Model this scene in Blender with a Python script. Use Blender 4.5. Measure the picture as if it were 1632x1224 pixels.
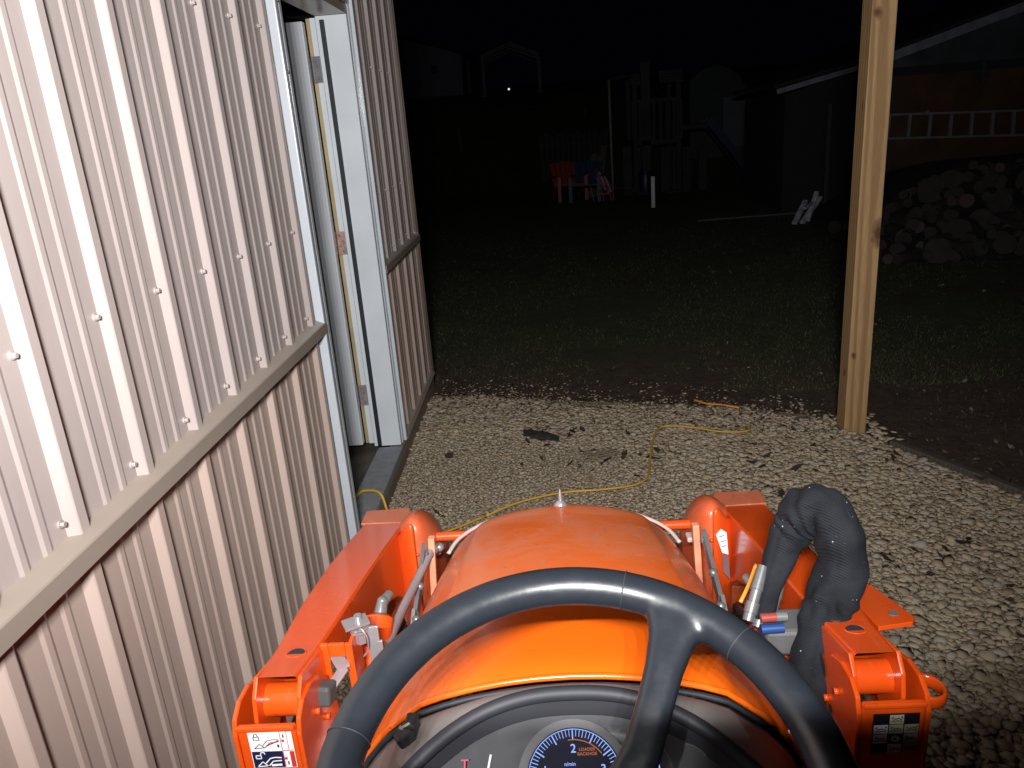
import bpy, bmesh, math, random
import numpy as np
from mathutils import Vector, Matrix
from mathutils.noise import noise as pnoise
random.seed(7); rng = np.random.default_rng(7)
S = bpy.context.scene
for o in list(bpy.data.objects): bpy.data.objects.remove(o)
COL = S.collection
# ------------------------------------------------------------------ camera
HC = 1.63; F = 1237.0
_dn = Vector((289, -3718, -F)).normalized()
_fw = Vector((41, 415, -F)); _fw = (_fw - _dn*_fw.dot(_dn)).normalized()
_up = -_dn; _rt = _fw.cross(_up)
RM = Matrix((_rt, _fw, _up))
cd = bpy.data.cameras.new('camera'); cam = bpy.data.objects.new('camera', cd); COL.objects.link(cam)
cam.matrix_world = Matrix.Translation((0, 0, HC)) @ RM.to_4x4()
cd.sensor_width = 36; cd.lens = F/1632*36; cd.clip_start = .02; cd.clip_end = 400
S.camera = cam
# ------------------------------------------------------------------ world: clear moonless night
w = bpy.data.worlds.new('World'); S.world = w; w.use_nodes = True
bg = w.node_tree.nodes['Background']; bg.inputs[0].default_value = (.12, .13, .3, 1); bg.inputs[1].default_value = .0035
S.view_settings.view_transform = 'Standard'; S.view_settings.look = 'None'
S.view_settings.exposure = 0; S.view_settings.gamma = 1
S.render.resolution_x = 1024; S.render.resolution_y = 768
S.render.engine = 'CYCLES'
try: S.cycles.max_bounces = 5; S.cycles.use_denoising = True
except Exception: pass
# ------------------------------------------------------------------ the light bar's LEDs (its housing is built with the tractor)
LEDS = [(-.18, -.38, 1.985), (-.13, -.38, 1.985), (-.08, -.38, 1.985), (-.03, -.38, 1.985), (.02, -.38, 1.985), (.085, -.38, 1.985)]
LED_W = 80
for p in LEDS:
    l = bpy.data.lights.new('worklight', 'SPOT'); l.energy = LED_W; l.color = (1, .975, .96)
    l.spot_size = math.radians(112); l.spot_blend = 1.0; l.shadow_soft_size = .008
    o = bpy.data.objects.new('worklight', l); COL.objects.link(o); o.location = p
    o.rotation_euler = (math.radians(90-6), 0, math.radians(5))

# ------------------------------------------------------------------ helpers
def at(x, y, Y):
    d = RM @ Vector((x-816, 612-y, -F)); return Vector((0, 0, HC)) + d*(Y/d.y)
def gnd(x, y, z=0):
    d = RM @ Vector((x-816, 612-y, -F)); return Vector((0, 0, HC)) + d*((z-HC)/d.z)
def tag(o, label=None, cat=None, group=None, kind=None):
    for k, v in (('label', label), ('category', cat), ('group', group), ('kind', kind)):
        if v: o[k] = v
    return o
def empty(name, loc, *t, **k):
    o = bpy.data.objects.new(name, None); COL.objects.link(o); o.location = loc; o.empty_display_size = .1
    return tag(o, *t, **k)
def link(name, me, mat, parent=None, smooth=False, bevel=0, seg=2):
    o = bpy.data.objects.new(name, me); COL.objects.link(o)
    if mat and not me.materials: me.materials.append(mat)
    if parent:
        o.parent = parent
        if parent.type == 'EMPTY': o.matrix_parent_inverse = Matrix.Translation(parent.location).inverted()
    if smooth:
        for p in me.polygons: p.use_smooth = True
    if bevel:
        b = o.modifiers.new('b', 'BEVEL'); b.width = bevel; b.segments = seg; b.limit_method = 'ANGLE'; b.angle_limit = math.radians(35)
    return o
class MB:
    def __init__(s): s.v = []; s.f = []
    def add(s, v, f):
        n = len(s.v); s.v += [tuple(q) for q in v]; s.f += [tuple(i+n for i in q) for q in f]; return s
    def box(s, a, b, M=None):
        x0, y0, z0 = a; x1, y1, z1 = b
        v = [Vector(q) for q in ((x0,y0,z0),(x1,y0,z0),(x1,y1,z0),(x0,y1,z0),(x0,y0,z1),(x1,y0,z1),(x1,y1,z1),(x0,y1,z1))]
        if M: v = [M @ q for q in v]
        return s.add(v, [(0,3,2,1),(4,5,6,7),(0,1,5,4),(1,2,6,5),(2,3,7,6),(3,0,4,7)])
    def bar(s, p, q, w, h, up=(0,0,1)):
        p = Vector(p); q = Vector(q); d = q-p; L = d.length; d.normalize()
        u = Vector(up); x = d.cross(u)
        if x.length < 1e-4: x = d.cross(Vector((1,0,0)))
        x.normalize(); z = x.cross(d)
        M = Matrix.Translation(p) @ Matrix((x, d, z)).transposed().to_4x4()
        return s.box((-w/2, 0, -h/2), (w/2, L, h/2), M)
    def prism(s, poly, a, b, ax='x'):
        n = len(poly); m = {'x': lambda t, q: (t, q[0], q[1]), 'y': lambda t, q: (q[0], t, q[1]), 'z': lambda t, q: (q[0], q[1], t)}[ax]
        v = [m(a, q) for q in poly] + [m(b, q) for q in poly]
        return s.add(v, [tuple(range(n))[::-1], tuple(range(n, 2*n))] + [(i, (i+1) % n, n+(i+1) % n, n+i) for i in range(n)])
    def tube(s, pts, r, seg=12, cap=True, flat=1.0, upv=None, power=2):
        pts = [Vector(p) for p in pts]; n = len(pts)
        rs = r if isinstance(r, (list, tuple)) else [r]*n
        fl = flat if isinstance(flat, (list, tuple)) else [flat]*n
        V = []; T0 = (pts[1]-pts[0]).normalized()
        u = Vector(upv) if upv else (Vector((0,0,1)) if abs(T0.z) < .9 else Vector((1,0,0)))
        for i, p in enumerate(pts):
            T = (pts[min(i+1, n-1)]-pts[max(i-1, 0)]).normalized()
            u = (u-T*u.dot(T)).normalized(); x = T.cross(u)
            for k in range(seg):
                a = 2*math.pi*k/seg; c, q = math.cos(a), math.sin(a)
                if power != 2:
                    c = math.copysign(abs(c)**(2/power), c); q = math.copysign(abs(q)**(2/power), q)
                V.append(p + x*c*rs[i] + u*q*rs[i]*fl[i])
        Fs = [(i*seg+k, i*seg+(k+1) % seg, (i+1)*seg+(k+1) % seg, (i+1)*seg+k) for i in range(n-1) for k in range(seg)]
        if cap: Fs += [tuple(range(seg))[::-1], tuple(range((n-1)*seg, n*seg))]
        return s.add(V, Fs)
    def ball(s, c, r, sc=(1,1,1), nu=12, nv=8):
        V = []; c = Vector(c)
        for j in range(1, nv):
            t = math.pi*j/nv
            for k in range(nu):
                a = 2*math.pi*k/nu; V.append(c+Vector((math.sin(t)*math.cos(a)*sc[0], math.sin(t)*math.sin(a)*sc[1], math.cos(t)*sc[2]))*r)
        V += [c+Vector((0,0,r*sc[2])), c-Vector((0,0,r*sc[2]))]; t, b = len(V)-2, len(V)-1
        Fs = [(j*nu+k, (j+1)*nu+k, (j+1)*nu+(k+1) % nu, j*nu+(k+1) % nu) for j in range(nv-2) for k in range(nu)]
        Fs += [(t, k, (k+1) % nu) for k in range(nu)] + [(b, (nv-2)*nu+(k+1) % nu, (nv-2)*nu+k) for k in range(nu)]
        return s.add(V, Fs)
    def cyl(s, p, q, r, seg=20): return s.tube([p, q], r, seg)
    def build(s, name, mat, parent=None, smooth=False, bevel=0, fix=True, seg=2):
        me = bpy.data.meshes.new(name); me.from_pydata([tuple(v) for v in s.v], [], s.f); me.update()
        if fix:
            bm = bmesh.new(); bm.from_mesh(me); bmesh.ops.recalc_face_normals(bm, faces=bm.faces)
            if smooth == 'auto':
                for e in bm.edges:
                    if len(e.link_faces) == 2 and e.calc_face_angle(0) > .7: e.smooth = False
            bm.to_mesh(me); bm.free()
        return link(name, me, mat, parent, bool(smooth), bevel, seg)
def catmull(P, n=8):
    P = [Vector(p) for p in P]; P = [P[0]*2-P[1]] + P + [P[-1]*2-P[-2]]; out = []
    for i in range(1, len(P)-2):
        a, b, c, d = P[i-1:i+3]
        for k in range(n):
            t = k/n; out.append(.5*((2*b)+(c-a)*t+(2*a-5*b+4*c-d)*t*t+(3*b-a-3*c+d)*t**3))
    return out+[P[-2]]
def dup(o, loc, parent=None, rz=None):
    c = o.copy(); COL.objects.link(c); c.location = loc; c.parent = parent
    if rz is not None: c.rotation_euler.z = rz
    for ch in list(o.children):
        d = ch.copy(); COL.objects.link(d); d.parent = c
        for g in ch.children:
            e = g.copy(); COL.objects.link(e); e.parent = d
    return c

# ------------------------------------------------------------------ materials
class Nt:
    def __init__(s, name, col=(.5,.5,.5), rough=.5, metal=0, coat=0, spec=.5):
        s.m = bpy.data.materials.new(name); s.m.use_nodes = True; s.t = s.m.node_tree; s.n = s.t.nodes; s.b = s.n['Principled BSDF']
        s.b.inputs['Base Color'].default_value = (*col, 1); s.b.inputs['Roughness'].default_value = rough
        s.b.inputs['Metallic'].default_value = metal; s.b.inputs['Coat Weight'].default_value = coat
        s.b.inputs['Specular IOR Level'].default_value = spec; s.b.inputs['Coat Roughness'].default_value = .12
    def new(s, t, **k):
        n = s.n.new(t)
        for a, b in k.items(): setattr(n, a, b)
        return n
    def L(s, a, b): s.t.links.new(a, b)
    def co(s, scale=(1,1,1), kind='Object'):
        c = s.new('ShaderNodeTexCoord'); m = s.new('ShaderNodeMapping'); m.inputs['Scale'].default_value = scale
        s.L(c.outputs[kind], m.inputs[0]); return m.outputs[0]
    def noise(s, sc, det=5, rough=.55, scale=(1,1,1), dist=0):
        n = s.new('ShaderNodeTexNoise'); n.inputs['Scale'].default_value = sc; n.inputs['Detail'].default_value = det
        n.inputs['Roughness'].default_value = rough; n.inputs['Distortion'].default_value = dist
        s.L(s.co(scale), n.inputs['Vector']); return n.outputs['Fac']
    def ramp(s, fac, stops):
        r = s.new('ShaderNodeValToRGB'); e = r.color_ramp.elements
        while len(e) < len(stops): e.new(.5)
        for i, (p, c) in enumerate(stops):
            e[i].position = p; e[i].color = (*c, 1) if isinstance(c, (tuple, list)) else (c, c, c, 1)
        s.L(fac, r.inputs[0]); return r.outputs[0]
    def mix(s, f, a, b, bt='MIX'):
        m = s.new('ShaderNodeMix', data_type='RGBA', blend_type=bt)
        for i, q in ((0, f), (6, a), (7, b)):
            if hasattr(q, 'links'): s.L(q, m.inputs[i])
            elif i == 0: m.inputs[0].default_value = q
            else: m.inputs[i].default_value = (*q, 1)
        return m.outputs[2]
    def math(s, op, a, b=0.0):
        m = s.new('ShaderNodeMath', operation=op)
        for i, q in ((0, a), (1, b)):
            if hasattr(q, 'links'): s.L(q, m.inputs[i])
            else: m.inputs[i].default_value = q
        return m.outputs[0]
    def bump(s, h, st=.3, d=.002):
        b = s.new('ShaderNodeBump'); b.inputs['Strength'].default_value = st; b.inputs['Distance'].default_value = d
        s.L(h, b.inputs['Height']); s.L(b.outputs[0], s.b.inputs['Normal']); return s
    def col(s, c): s.L(c, s.b.inputs['Base Color']); return s
    def rough(s, c): s.L(c, s.b.inputs['Roughness']); return s
def simple(name, c, rough=.5, metal=0, var=.15, sc=8, bump=0, coat=0, bd=.002, bsc=60):
    n = Nt(name, c, rough, metal, coat)
    f = n.noise(sc); n.col(n.ramp(f, [(.3, tuple(q*(1-var) for q in c)), (.7, tuple(min(1, q*(1+var)) for q in c))]))
    if bump: n.bump(n.noise(bsc, 3), bump, bd)
    return n.m
def emis(name, c, st):
    n = Nt(name, (0,0,0), .6); n.b.inputs['Emission Color'].default_value = (*c, 1); n.b.inputs['Emission Strength'].default_value = st; return n.m
M = {}
def panel_mat(name, c):
    n = Nt(name, c, .34, 0, .12)
    f = n.noise(1.3, 4); g = n.noise(9, 6, .7, (1, 1, .25))
    c1 = n.ramp(f, [(.3, tuple(q*.94 for q in c)), (.7, tuple(q*1.04 for q in c))])
    n.col(n.mix(n.ramp(g, [(.52, 0), (.8, .22)]), c1, (.3, .25, .2)))
    n.rough(n.ramp(n.noise(5, 5), [(.3, .30), (.7, .44)])); n.bump(n.noise(2.2, 2, .4), .12, .01); return n.m
M['panel'] = panel_mat('painted_steel_siding', (.56, .487, .465))
M['panel_low'] = panel_mat('painted_steel_siding_lower_bounce', (.60, .47, .41))  # pinker tone puts bounce light from the orange hood into the colour
M['trim'] = panel_mat('beige_trim', (.40, .335, .285))
M['trim_dark'] = simple('brown_trim', (.12, .08, .06), .45)
M['door'] = simple('white_door_steel', (.74, .79, .85), .38, var=.05, sc=3, bump=.08)
M['jamb'] = simple('white_jamb', (.70, .76, .81), .4, var=.06, sc=4)
M['white_trim'] = simple('white_metal_trim', (.56, .61, .66), .3, var=.05, sc=5, coat=.2)
M['brass'] = simple('bare_wood_edge', (.42, .33, .17), .5)
M['seal'] = simple('black_rubber_seal', (.012, .016, .022), .6)
M['galv'] = simple('zinc_plated_steel', (.20, .205, .21), .36, .5, var=.15, sc=30, bump=.1)
M['hinge_rust'] = simple('tarnished_hinge', (.50, .33, .27), .4, .6, var=.3, sc=60)
M['screw'] = simple('painted_screw', (.50, .44, .42), .3, .1)
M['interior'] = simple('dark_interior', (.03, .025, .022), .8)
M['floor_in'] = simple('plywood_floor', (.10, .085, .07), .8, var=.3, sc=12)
M['thresh'] = simple('grey_weathered_sill', (.26, .28, .30), .6, var=.18, sc=20, bump=.2)
def wood(name, a, b, dark, sc=26, rough=.65, knots=(), axis='z', warp=.35):
    n = Nt(name, a, rough)
    st = {'z': (1, 1, .06), 'y': (1, .06, 1), 'x': (.06, 1, 1)}[axis]
    wv = n.new('ShaderNodeTexWave', wave_type='RINGS', rings_direction={'z': 'Z', 'y': 'Y', 'x': 'X'}[axis])
    wv.inputs['Scale'].default_value = sc; wv.inputs['Distortion'].default_value = 10; wv.inputs['Detail'].default_value = 3
    wv.inputs['Detail Scale'].default_value = warp
    co = n.new('ShaderNodeTexCoord'); mp = n.new('ShaderNodeMapping'); mp.inputs['Scale'].default_value = st; mp.inputs['Location'].default_value = (.07, .03, 0)
    n.L(co.outputs['Object'], mp.inputs[0]); n.L(mp.outputs[0], wv.inputs['Vector'])
    fine = n.noise(160, 4, .6, st)
    c = n.ramp(wv.outputs['Fac'], [(.15, b), (.6, a)])
    c = n.mix(n.ramp(fine, [(.35, .35), (.65, 0)]), c, dark)
    c = n.mix(n.ramp(n.noise(2.3, 4), [(.45, 0), (.75, .35)]), c, tuple(q*.75 for q in b))
    for (kx, ky, kz, kr, kl) in knots:
        v = n.new('ShaderNodeVectorMath', operation='SUBTRACT'); n.L(co.outputs['Object'], v.inputs[0]); v.inputs[1].default_value = (kx, ky, kz)
        v2 = n.new('ShaderNodeVectorMath', operation='MULTIPLY'); n.L(v.outputs[0], v2.inputs[0]); v2.inputs[1].default_value = (1/kr, 1/kr, 1/(kr*kl))
        ln = n.new('ShaderNodeVectorMath', operation='LENGTH'); n.L(v2.outputs[0], ln.inputs[0])
        d = n.math('ADD', ln.outputs['Value'], n.math('MULTIPLY', n.math('SUBTRACT', n.noise(45, 3), .5), .9))
        c = n.mix(n.ramp(d, [(.25, 1), (.5, .75), (.9, .25), (1, 0)]), c, (.11, .045, .016))
    n.col(c); n.bump(fine, .25, .001); return n.m
M['plank'] = wood('weathered_treated_plank', (.36, .28, .21), (.26, .20, .145), (.11, .08, .055), axis='y')
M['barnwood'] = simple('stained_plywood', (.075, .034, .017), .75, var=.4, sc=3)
M['oldwood'] = wood('grey_old_lumber', (.14, .12, .10), (.09, .075, .06), (.03, .025, .02))

def paint(name, c, dusty=0.0):
    n = Nt(name, c, .3, 0, .55)
    f = n.noise(3.5, 5); base = n.ramp(f, [(.3, tuple(q*.93 for q in c)), (.7, tuple(min(1, q*1.05) for q in c))])
    if dusty:
        d = n.noise(9, 8, .68, dist=.6); big = n.noise(1.6, 3)
        m = n.math('MULTIPLY', n.ramp(d, [(.38, .25), (.62, 1)]), n.ramp(big, [(.35, .35), (.65, 1)]))
        spl = n.ramp(n.noise(14, 6, .7, dist=1.5), [(.57, 0), (.68, .9)])
        # dust lies where the hood is flatter and further from the driver's hands
        tc = n.new('ShaderNodeTexCoord'); sp = n.new('ShaderNodeSeparateXYZ'); n.L(tc.outputs['Object'], sp.inputs[0])
        yy = n.new('ShaderNodeMapRange'); yy.inputs['From Min'].default_value = .82; yy.inputs['From Max'].default_value = 1.12; n.L(sp.outputs['Y'], yy.inputs['Value'])
        m2 = n.math('MULTIPLY', n.math('ADD', n.math('MULTIPLY', m, dusty), n.math('MULTIPLY', spl, dusty*.7)), yy.outputs[0])
        base = n.mix(m2, base, (.40, .20, .13))
        rr = n.math('ADD', n.math('MULTIPLY', m2, .5), .27); n.rough(rr)
        n.L(n.math('SUBTRACT', .5, n.math('MULTIPLY', m2, .6)), n.b.inputs['Coat Weight'])
    else:
        n.rough(n.ramp(n.noise(12, 5), [(.3, .25), (.7, .42)]))
    chip = n.math('MULTIPLY', n.ramp(n.noise(85, 4, .7), [(.66, 0), (.70, .8)]), n.ramp(n.noise(6, 3), [(.45, 0), (.6, 1)]))
    base = n.mix(chip, base, (.10, .035, .02))
    scuff = n.math('MULTIPLY', n.ramp(n.noise(30, 6, .75, (1, .12, 1), dist=.8), [(.60, 0), (.68, .5)]), n.ramp(n.noise(4, 3), [(.4, 0), (.65, 1)]))
    base = n.mix(scuff, base, (.45, .20, .12))
    n.col(base); n.bump(n.noise(120, 2), .05, .0006); return n.m
M['hood'] = paint('hood_orange_paint', (.80, .125, .006), .72)
M['knee'] = paint('dulled_loader_paint', (.62, .075, .008), .45); M['cap'] = paint('dirty_loader_paint', (.36, .075, .028), .5)  # knee: dull brownish reflection on the casting put into its paint
M['orange'] = paint('loader_orange_paint', (.64, .070, .006), .05)
M['black_plastic'] = simple('black_plastic', (.018, .019, .021), .45, var=.2, bump=.15, bsc=220, bd=.0006)
M['dash'] = simple('grey_dash_plastic', (.20, .18, .17), .55, var=.15, bump=.25, bsc=300, bd=.0005)
M['dash_dark'] = simple('dark_dash_plastic', (.022, .023, .03), .62, var=.2)
n = Nt('instrument_lens', (.09, .093, .10), .12, 0, .3); n.rough(n.ramp(n.noise(60, 5, .7, (1, .15, 1)), [(.45, .1), (.75, .35)])); M['lens'] = n.m
n = Nt('rim_rubber', (.013, .016, .021), .3); n.rough(n.ramp(n.noise(40, 5), [(.3, .27), (.7, .42)])); n.bump(n.noise(260, 3), .12, .0006); M['rim'] = n.m
n = Nt('worn_grey_rubber', (.05, .053, .055), .6); n.bump(n.noise(90, 3), .3, .001); M['rubber'] = n.m
M['tyre'] = simple('tyre_rubber', (.03, .024, .018), .85, var=.4, sc=12, bump=.4)
M['chrome'] = simple('bright_zinc', (.36, .36, .37), .25, .6, var=.1, sc=25)
M['steel_grey'] = simple('dusty_grey_steel', (.27, .22, .23), .5, .1, var=.2, sc=14)
M['red_cap'] = simple('red_cap', (.28, .05, .04), .4); M['blue_cap'] = simple('blue_cap', (.015, .055, .20), .4)
M['lamp_rim'] = simple('pale_headlamp_bezel', (.48, .36, .33), .4, var=.05, coat=.4)
M['guard_pink'] = simple('dusty_orange_strap', (.62, .24, .14), .55, var=.25, sc=30)
M['dec_white'] = simple('decal_white', (.72, .72, .74), .35, var=.05); M['dec_navy'] = simple('decal_navy', (.01, .012, .045), .35)
M['dec_red'] = simple('decal_red', (.45, .03, .02), .35); M['dec_black'] = simple('decal_black', (.008, .008, .01), .3); M['dec_cream'] = simple('decal_cream', (.40, .37, .27), .4)
M['dec_grey'] = simple('decal_grey', (.16, .10, .10), .4)
M['blue_glow'] = emis('gauge_backlight', (.30, .45, 1), 1.1); M['amber'] = emis('gauge_amber', (1, .28, .04), .45); M['pink_glow'] = emis('indicator_red', (1, .12, .28), .9)
M['gauge'] = simple('gauge_face', (.004, .006, .02), .3); M['ring'] = simple('gauge_ring', (.15, .15, .155), .35)
# woven sleeve
n = Nt('woven_nylon_sleeve', (.03, .034, .04), .8, spec=.25)
wv = n.new('ShaderNodeTexWave', wave_type='BANDS', bands_direction='DIAGONAL'); wv.inputs['Scale'].default_value = 130; wv.inputs['Distortion'].default_value = 1.2
n.L(n.co(), wv.inputs['Vector'])
spk = n.new('ShaderNodeTexVoronoi'); spk.inputs['Scale'].default_value = 95; n.L(n.co(), spk.inputs['Vector'])
c = n.ramp(n.noise(22, 5), [(.3, (.006, .0075, .010)), (.7, (.016, .019, .025))])
sp = n.math('MULTIPLY', n.ramp(spk.outputs['Distance'], [(.07, 1), (.11, 0)]), n.ramp(n.noise(37, 2), [(.54, 0), (.6, .9)]))
n.col(n.mix(sp, c, (.45, .43, .42))); n.bump(wv.outputs['Fac'], .5, .0012); M['sleeve'] = n.m
# ground
def stone_mat():
    n = Nt('crushed_limestone', (.4, .35, .28), .85)
    g = n.new('ShaderNodeNewGeometry')
    c = n.ramp(g.outputs['Random Per Island'], [(0, (.26, .185, .115)), (.1, (.40, .315, .215)), (.5, (.49, .40, .285)), (.8, (.54, .455, .335)), (1, (.42, .385, .325))])
    n.col(n.mix(n.ramp(n.noise(55, 5, .65), [(.4, 0), (.75, .4)]), c, (.25, .19, .125))); n.bump(n.noise(140, 4), .35, .002); return n.m
M['stone'] = stone_mat()
n = Nt('gravel_fines', (.2, .16, .11), .95)
v = n.new('ShaderNodeTexVoronoi'); v.inputs['Scale'].default_value = 48; n.L(n.co(), v.inputs['Vector'])
c = n.ramp(n.noise(30, 6, .7), [(.3, (.28, .21, .14)), (.7, (.50, .42, .31))]); n.col(n.mix(.25, c, n.mix(.8, v.outputs['Color'], (.32, .27, .2)), 'MULTIPLY')); n.bump(v.outputs['Distance'], .8, .012); M['fines'] = n.m
n = Nt('lawn_ground', (.03, .04, .015), .95)
tc = n.new('ShaderNodeTexCoord'); sp = n.new('ShaderNodeSeparateXYZ'); n.L(tc.outputs['Object'], sp.inputs[0])
edge = n.math('ADD', n.math('ADD', sp.outputs['Y'], n.math('MULTIPLY', sp.outputs['X'], .22)), n.math('MULTIPLY', n.math('SUBTRACT', n.noise(1.4, 6, .65), .5), 2.2))
mr = n.new('ShaderNodeMapRange'); mr.inputs['From Min'].default_value = 5.0; mr.inputs['From Max'].default_value = 6.0; n.L(edge, mr.inputs['Value'])
grass = n.ramp(n.noise(9, 8, .75), [(.3, (.035, .040, .020)), (.5, (.070, .088, .034)), (.75, (.12, .14, .055))])
grass = n.mix(n.ramp(n.noise(.7, 6, .7), [(.48, 0), (.62, .8)]), grass, (.062, .045, .032))
dirt = n.ramp(n.noise(14, 8, .75), [(.3, (.045, .028, .020)), (.7, (.17, .11, .08))])
n.col(n.mix(mr.outputs[0], dirt, grass)); n.bump(n.noise(35, 6, .8), 1, .03); M['lawn'] = n.m
n = Nt('grass_blade', (.05, .09, .02), .7); g = n.new('ShaderNodeNewGeometry')
n.col(n.ramp(g.outputs['Random Per Island'], [(0, (.035, .050, .016)), (.55, (.065, .095, .030)), (.85, (.08, .10, .038)), (1, (.10, .09, .05))])); M['blade'] = n.m
n = Nt('leaf_litter', (.3, .25, .2), .8); g = n.new('ShaderNodeNewGeometry')
n.col(n.ramp(g.outputs['Random Per Island'], [(0, (.04, .022, .014)), (.45, (.08, .055, .038)), (.85, (.13, .10, .08)), (1, (.22, .19, .165))])); M['leaf'] = n.m
M['cord'] = simple('yellow_cord', (.62, .37, .04), .45, var=.15, sc=14)
M['cord_o'] = simple('orange_yellow_cord', (.8, .30, .04), .45)
M['slab'] = simple('concrete_path', (.10, .09, .085), .9, var=.2, sc=6)
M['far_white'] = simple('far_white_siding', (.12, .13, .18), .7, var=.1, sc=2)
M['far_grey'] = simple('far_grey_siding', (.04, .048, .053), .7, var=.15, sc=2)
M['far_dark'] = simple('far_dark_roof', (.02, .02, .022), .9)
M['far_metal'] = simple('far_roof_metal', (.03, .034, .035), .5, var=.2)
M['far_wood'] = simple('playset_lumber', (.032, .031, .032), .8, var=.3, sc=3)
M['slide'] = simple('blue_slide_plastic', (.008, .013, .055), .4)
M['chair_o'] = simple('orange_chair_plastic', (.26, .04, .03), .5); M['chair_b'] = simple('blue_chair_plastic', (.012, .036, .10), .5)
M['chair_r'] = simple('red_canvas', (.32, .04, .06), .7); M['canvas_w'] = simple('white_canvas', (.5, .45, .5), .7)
M['stake'] = simple('white_stake_paint', (.80, .78, .82), .5)
M['alu'] = simple('aluminium', (.36, .345, .37), .4, .5); M['fascia'] = simple('pale_fascia', (.22, .235, .30), .6, var=.3)
M['tin'] = simple('weathered_tin', (.065, .075, .085), .6, .2, var=.5, sc=1.5)
M['bark'] = simple('log_bark', (.030, .025, .024), .9, var=.4, sc=12, bump=.5); M['logend'] = simple('sawn_log_end', (.032, .026, .023), .85, var=.3, sc=14)
M['logend2'] = simple('fresh_log_end', (.070, .047, .043), .85, var=.2, sc=14)
# ================================================================== SETTING
def edge_x(y):   # right edge of the gravel pad
    P = [(-3, 4.9), (.5, 3.2), (1.05, 2.9), (3.01, 1.944), (3.75, 1.60), (3.95, 1.52)]
    return float(np.interp(y, [p[0] for p in P], [p[1] for p in P]))
def edge_y(x):   # front edge of the gravel pad
    return float(np.interp(x, [-.85, -.45, -.09, .4, .8, 1.2, 1.52, 1.7], [4.80, 4.74, 4.60, 4.46, 4.34, 4.20, 4.02, 3.95]))
def gz(x, y):    # terrain: flat yard, rising far off
    t = min(max((y-19)/12, 0), 1); t2 = min(max((y-31)/40, 0), 1)
    return 2.9*t*t*(3-2*t) + 2*t2
# lawn sheet
xs = sorted(set([-140, -80, -40, -20] + [i*1.0 for i in range(-12, 20, 2)] + [30, 60, 140])); ys = [-60, -20, -6, 0, 3, 6, 10, 14, 18, 19] + [20+i for i in range(0, 13)] + [36, 45, 60, 80, 120, 200]
me = bpy.data.meshes.new('ground'); vs = [(x, y, gz(x, y)-.03) for y in ys for x in xs]; nx = len(xs)
me.from_pydata(vs, [], [(j*nx+i, j*nx+i+1, (j+1)*nx+i+1, (j+1)*nx+i) for j in range(len(ys)-1) for i in range(nx-1)])
tag(link('ground', me, M['lawn'], None, True), kind='structure')
# gravel pad sheet
pad = [(-.84, -3), (edge_x(-3), -3), (edge_x(.5), .5), (edge_x(1.05), 1.05), (edge_x(3.01), 3.01), (1.6, 3.75), (1.52, 4.02), (1.2, 4.20), (.8, 4.34), (.4, 4.46), (-.09, 4.60), (-.45, 4.74), (-.84, 4.80)]
MB().prism(pad, -.028, -.012, 'z').build('gravel_bed', M['fines']); tag(bpy.data.objects['gravel_bed'], kind='structure')
# loose stones
def ico():
    t = (1+5**.5)/2; v = np.array([(-1,t,0),(1,t,0),(-1,-t,0),(1,-t,0),(0,-1,t),(0,1,t),(0,-1,-t),(0,1,-t),(t,0,-1),(t,0,1),(-t,0,-1),(-t,0,1)], float); v /= np.linalg.norm(v[0])
    f = np.array([(0,11,5),(0,5,1),(0,1,7),(0,7,10),(0,10,11),(1,5,9),(5,11,4),(11,10,2),(10,7,6),(7,1,8),(3,9,4),(3,4,2),(3,2,6),(3,6,8),(3,8,9),(4,9,5),(2,4,11),(6,2,10),(8,6,7),(9,8,1)]); return v, f
IV, IF = ico()
def rot(n):
    q = rng.normal(size=(n, 4)); q /= np.linalg.norm(q, axis=1)[:, None]; w_, x, y, z = q.T
    return np.stack([1-2*(y*y+z*z), 2*(x*y-z*w_), 2*(x*z+y*w_), 2*(x*y+z*w_), 1-2*(x*x+z*z), 2*(y*z-x*w_), 2*(x*z-y*w_), 2*(y*z+x*w_), 1-2*(x*x+y*y)], 1).reshape(n, 3, 3)
def scatter_mesh(name, C, sz, mat, V=IV, Fc=IF, flat=(1, .75, .5), jit=.28, R=None, smooth=False):
    n = len(C); R = rot(n) if R is None else R
    P = V[None]*(1+rng.uniform(-jit, jit, (n, len(V), 1))) + rng.uniform(-jit*.4, jit*.4, (n, len(V), 3))
    P = P*np.array(flat)[None, None]*(1+rng.uniform(-.2, .2, (n, 1, 3)))
    P = np.einsum('nij,nkj->nki', R, P)*sz[:, None, None]
    P = P + C[:, None, :]
    k = len(V); Fa = (Fc[None]+np.arange(n)[:, None, None]*k).reshape(-1, Fc.shape[1])
    me = bpy.data.meshes.new(name); me.vertices.add(n*k); me.vertices.foreach_set('co', P.reshape(-1)); L = Fa.size
    me.loops.add(L); me.loops.foreach_set('vertex_index', Fa.reshape(-1).astype(np.int32))
    me.polygons.add(len(Fa)); me.polygons.foreach_set('loop_start', np.arange(0, L, Fc.shape[1], dtype=np.int32))
    me.update(); me.validate(); return link(name, me, mat, None, smooth)
def bare(x, y):
    return pnoise(Vector((x*2.1, y*2.1, 3))) + .5*pnoise(Vector((x*5.3, y*5.3, 9)))
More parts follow.
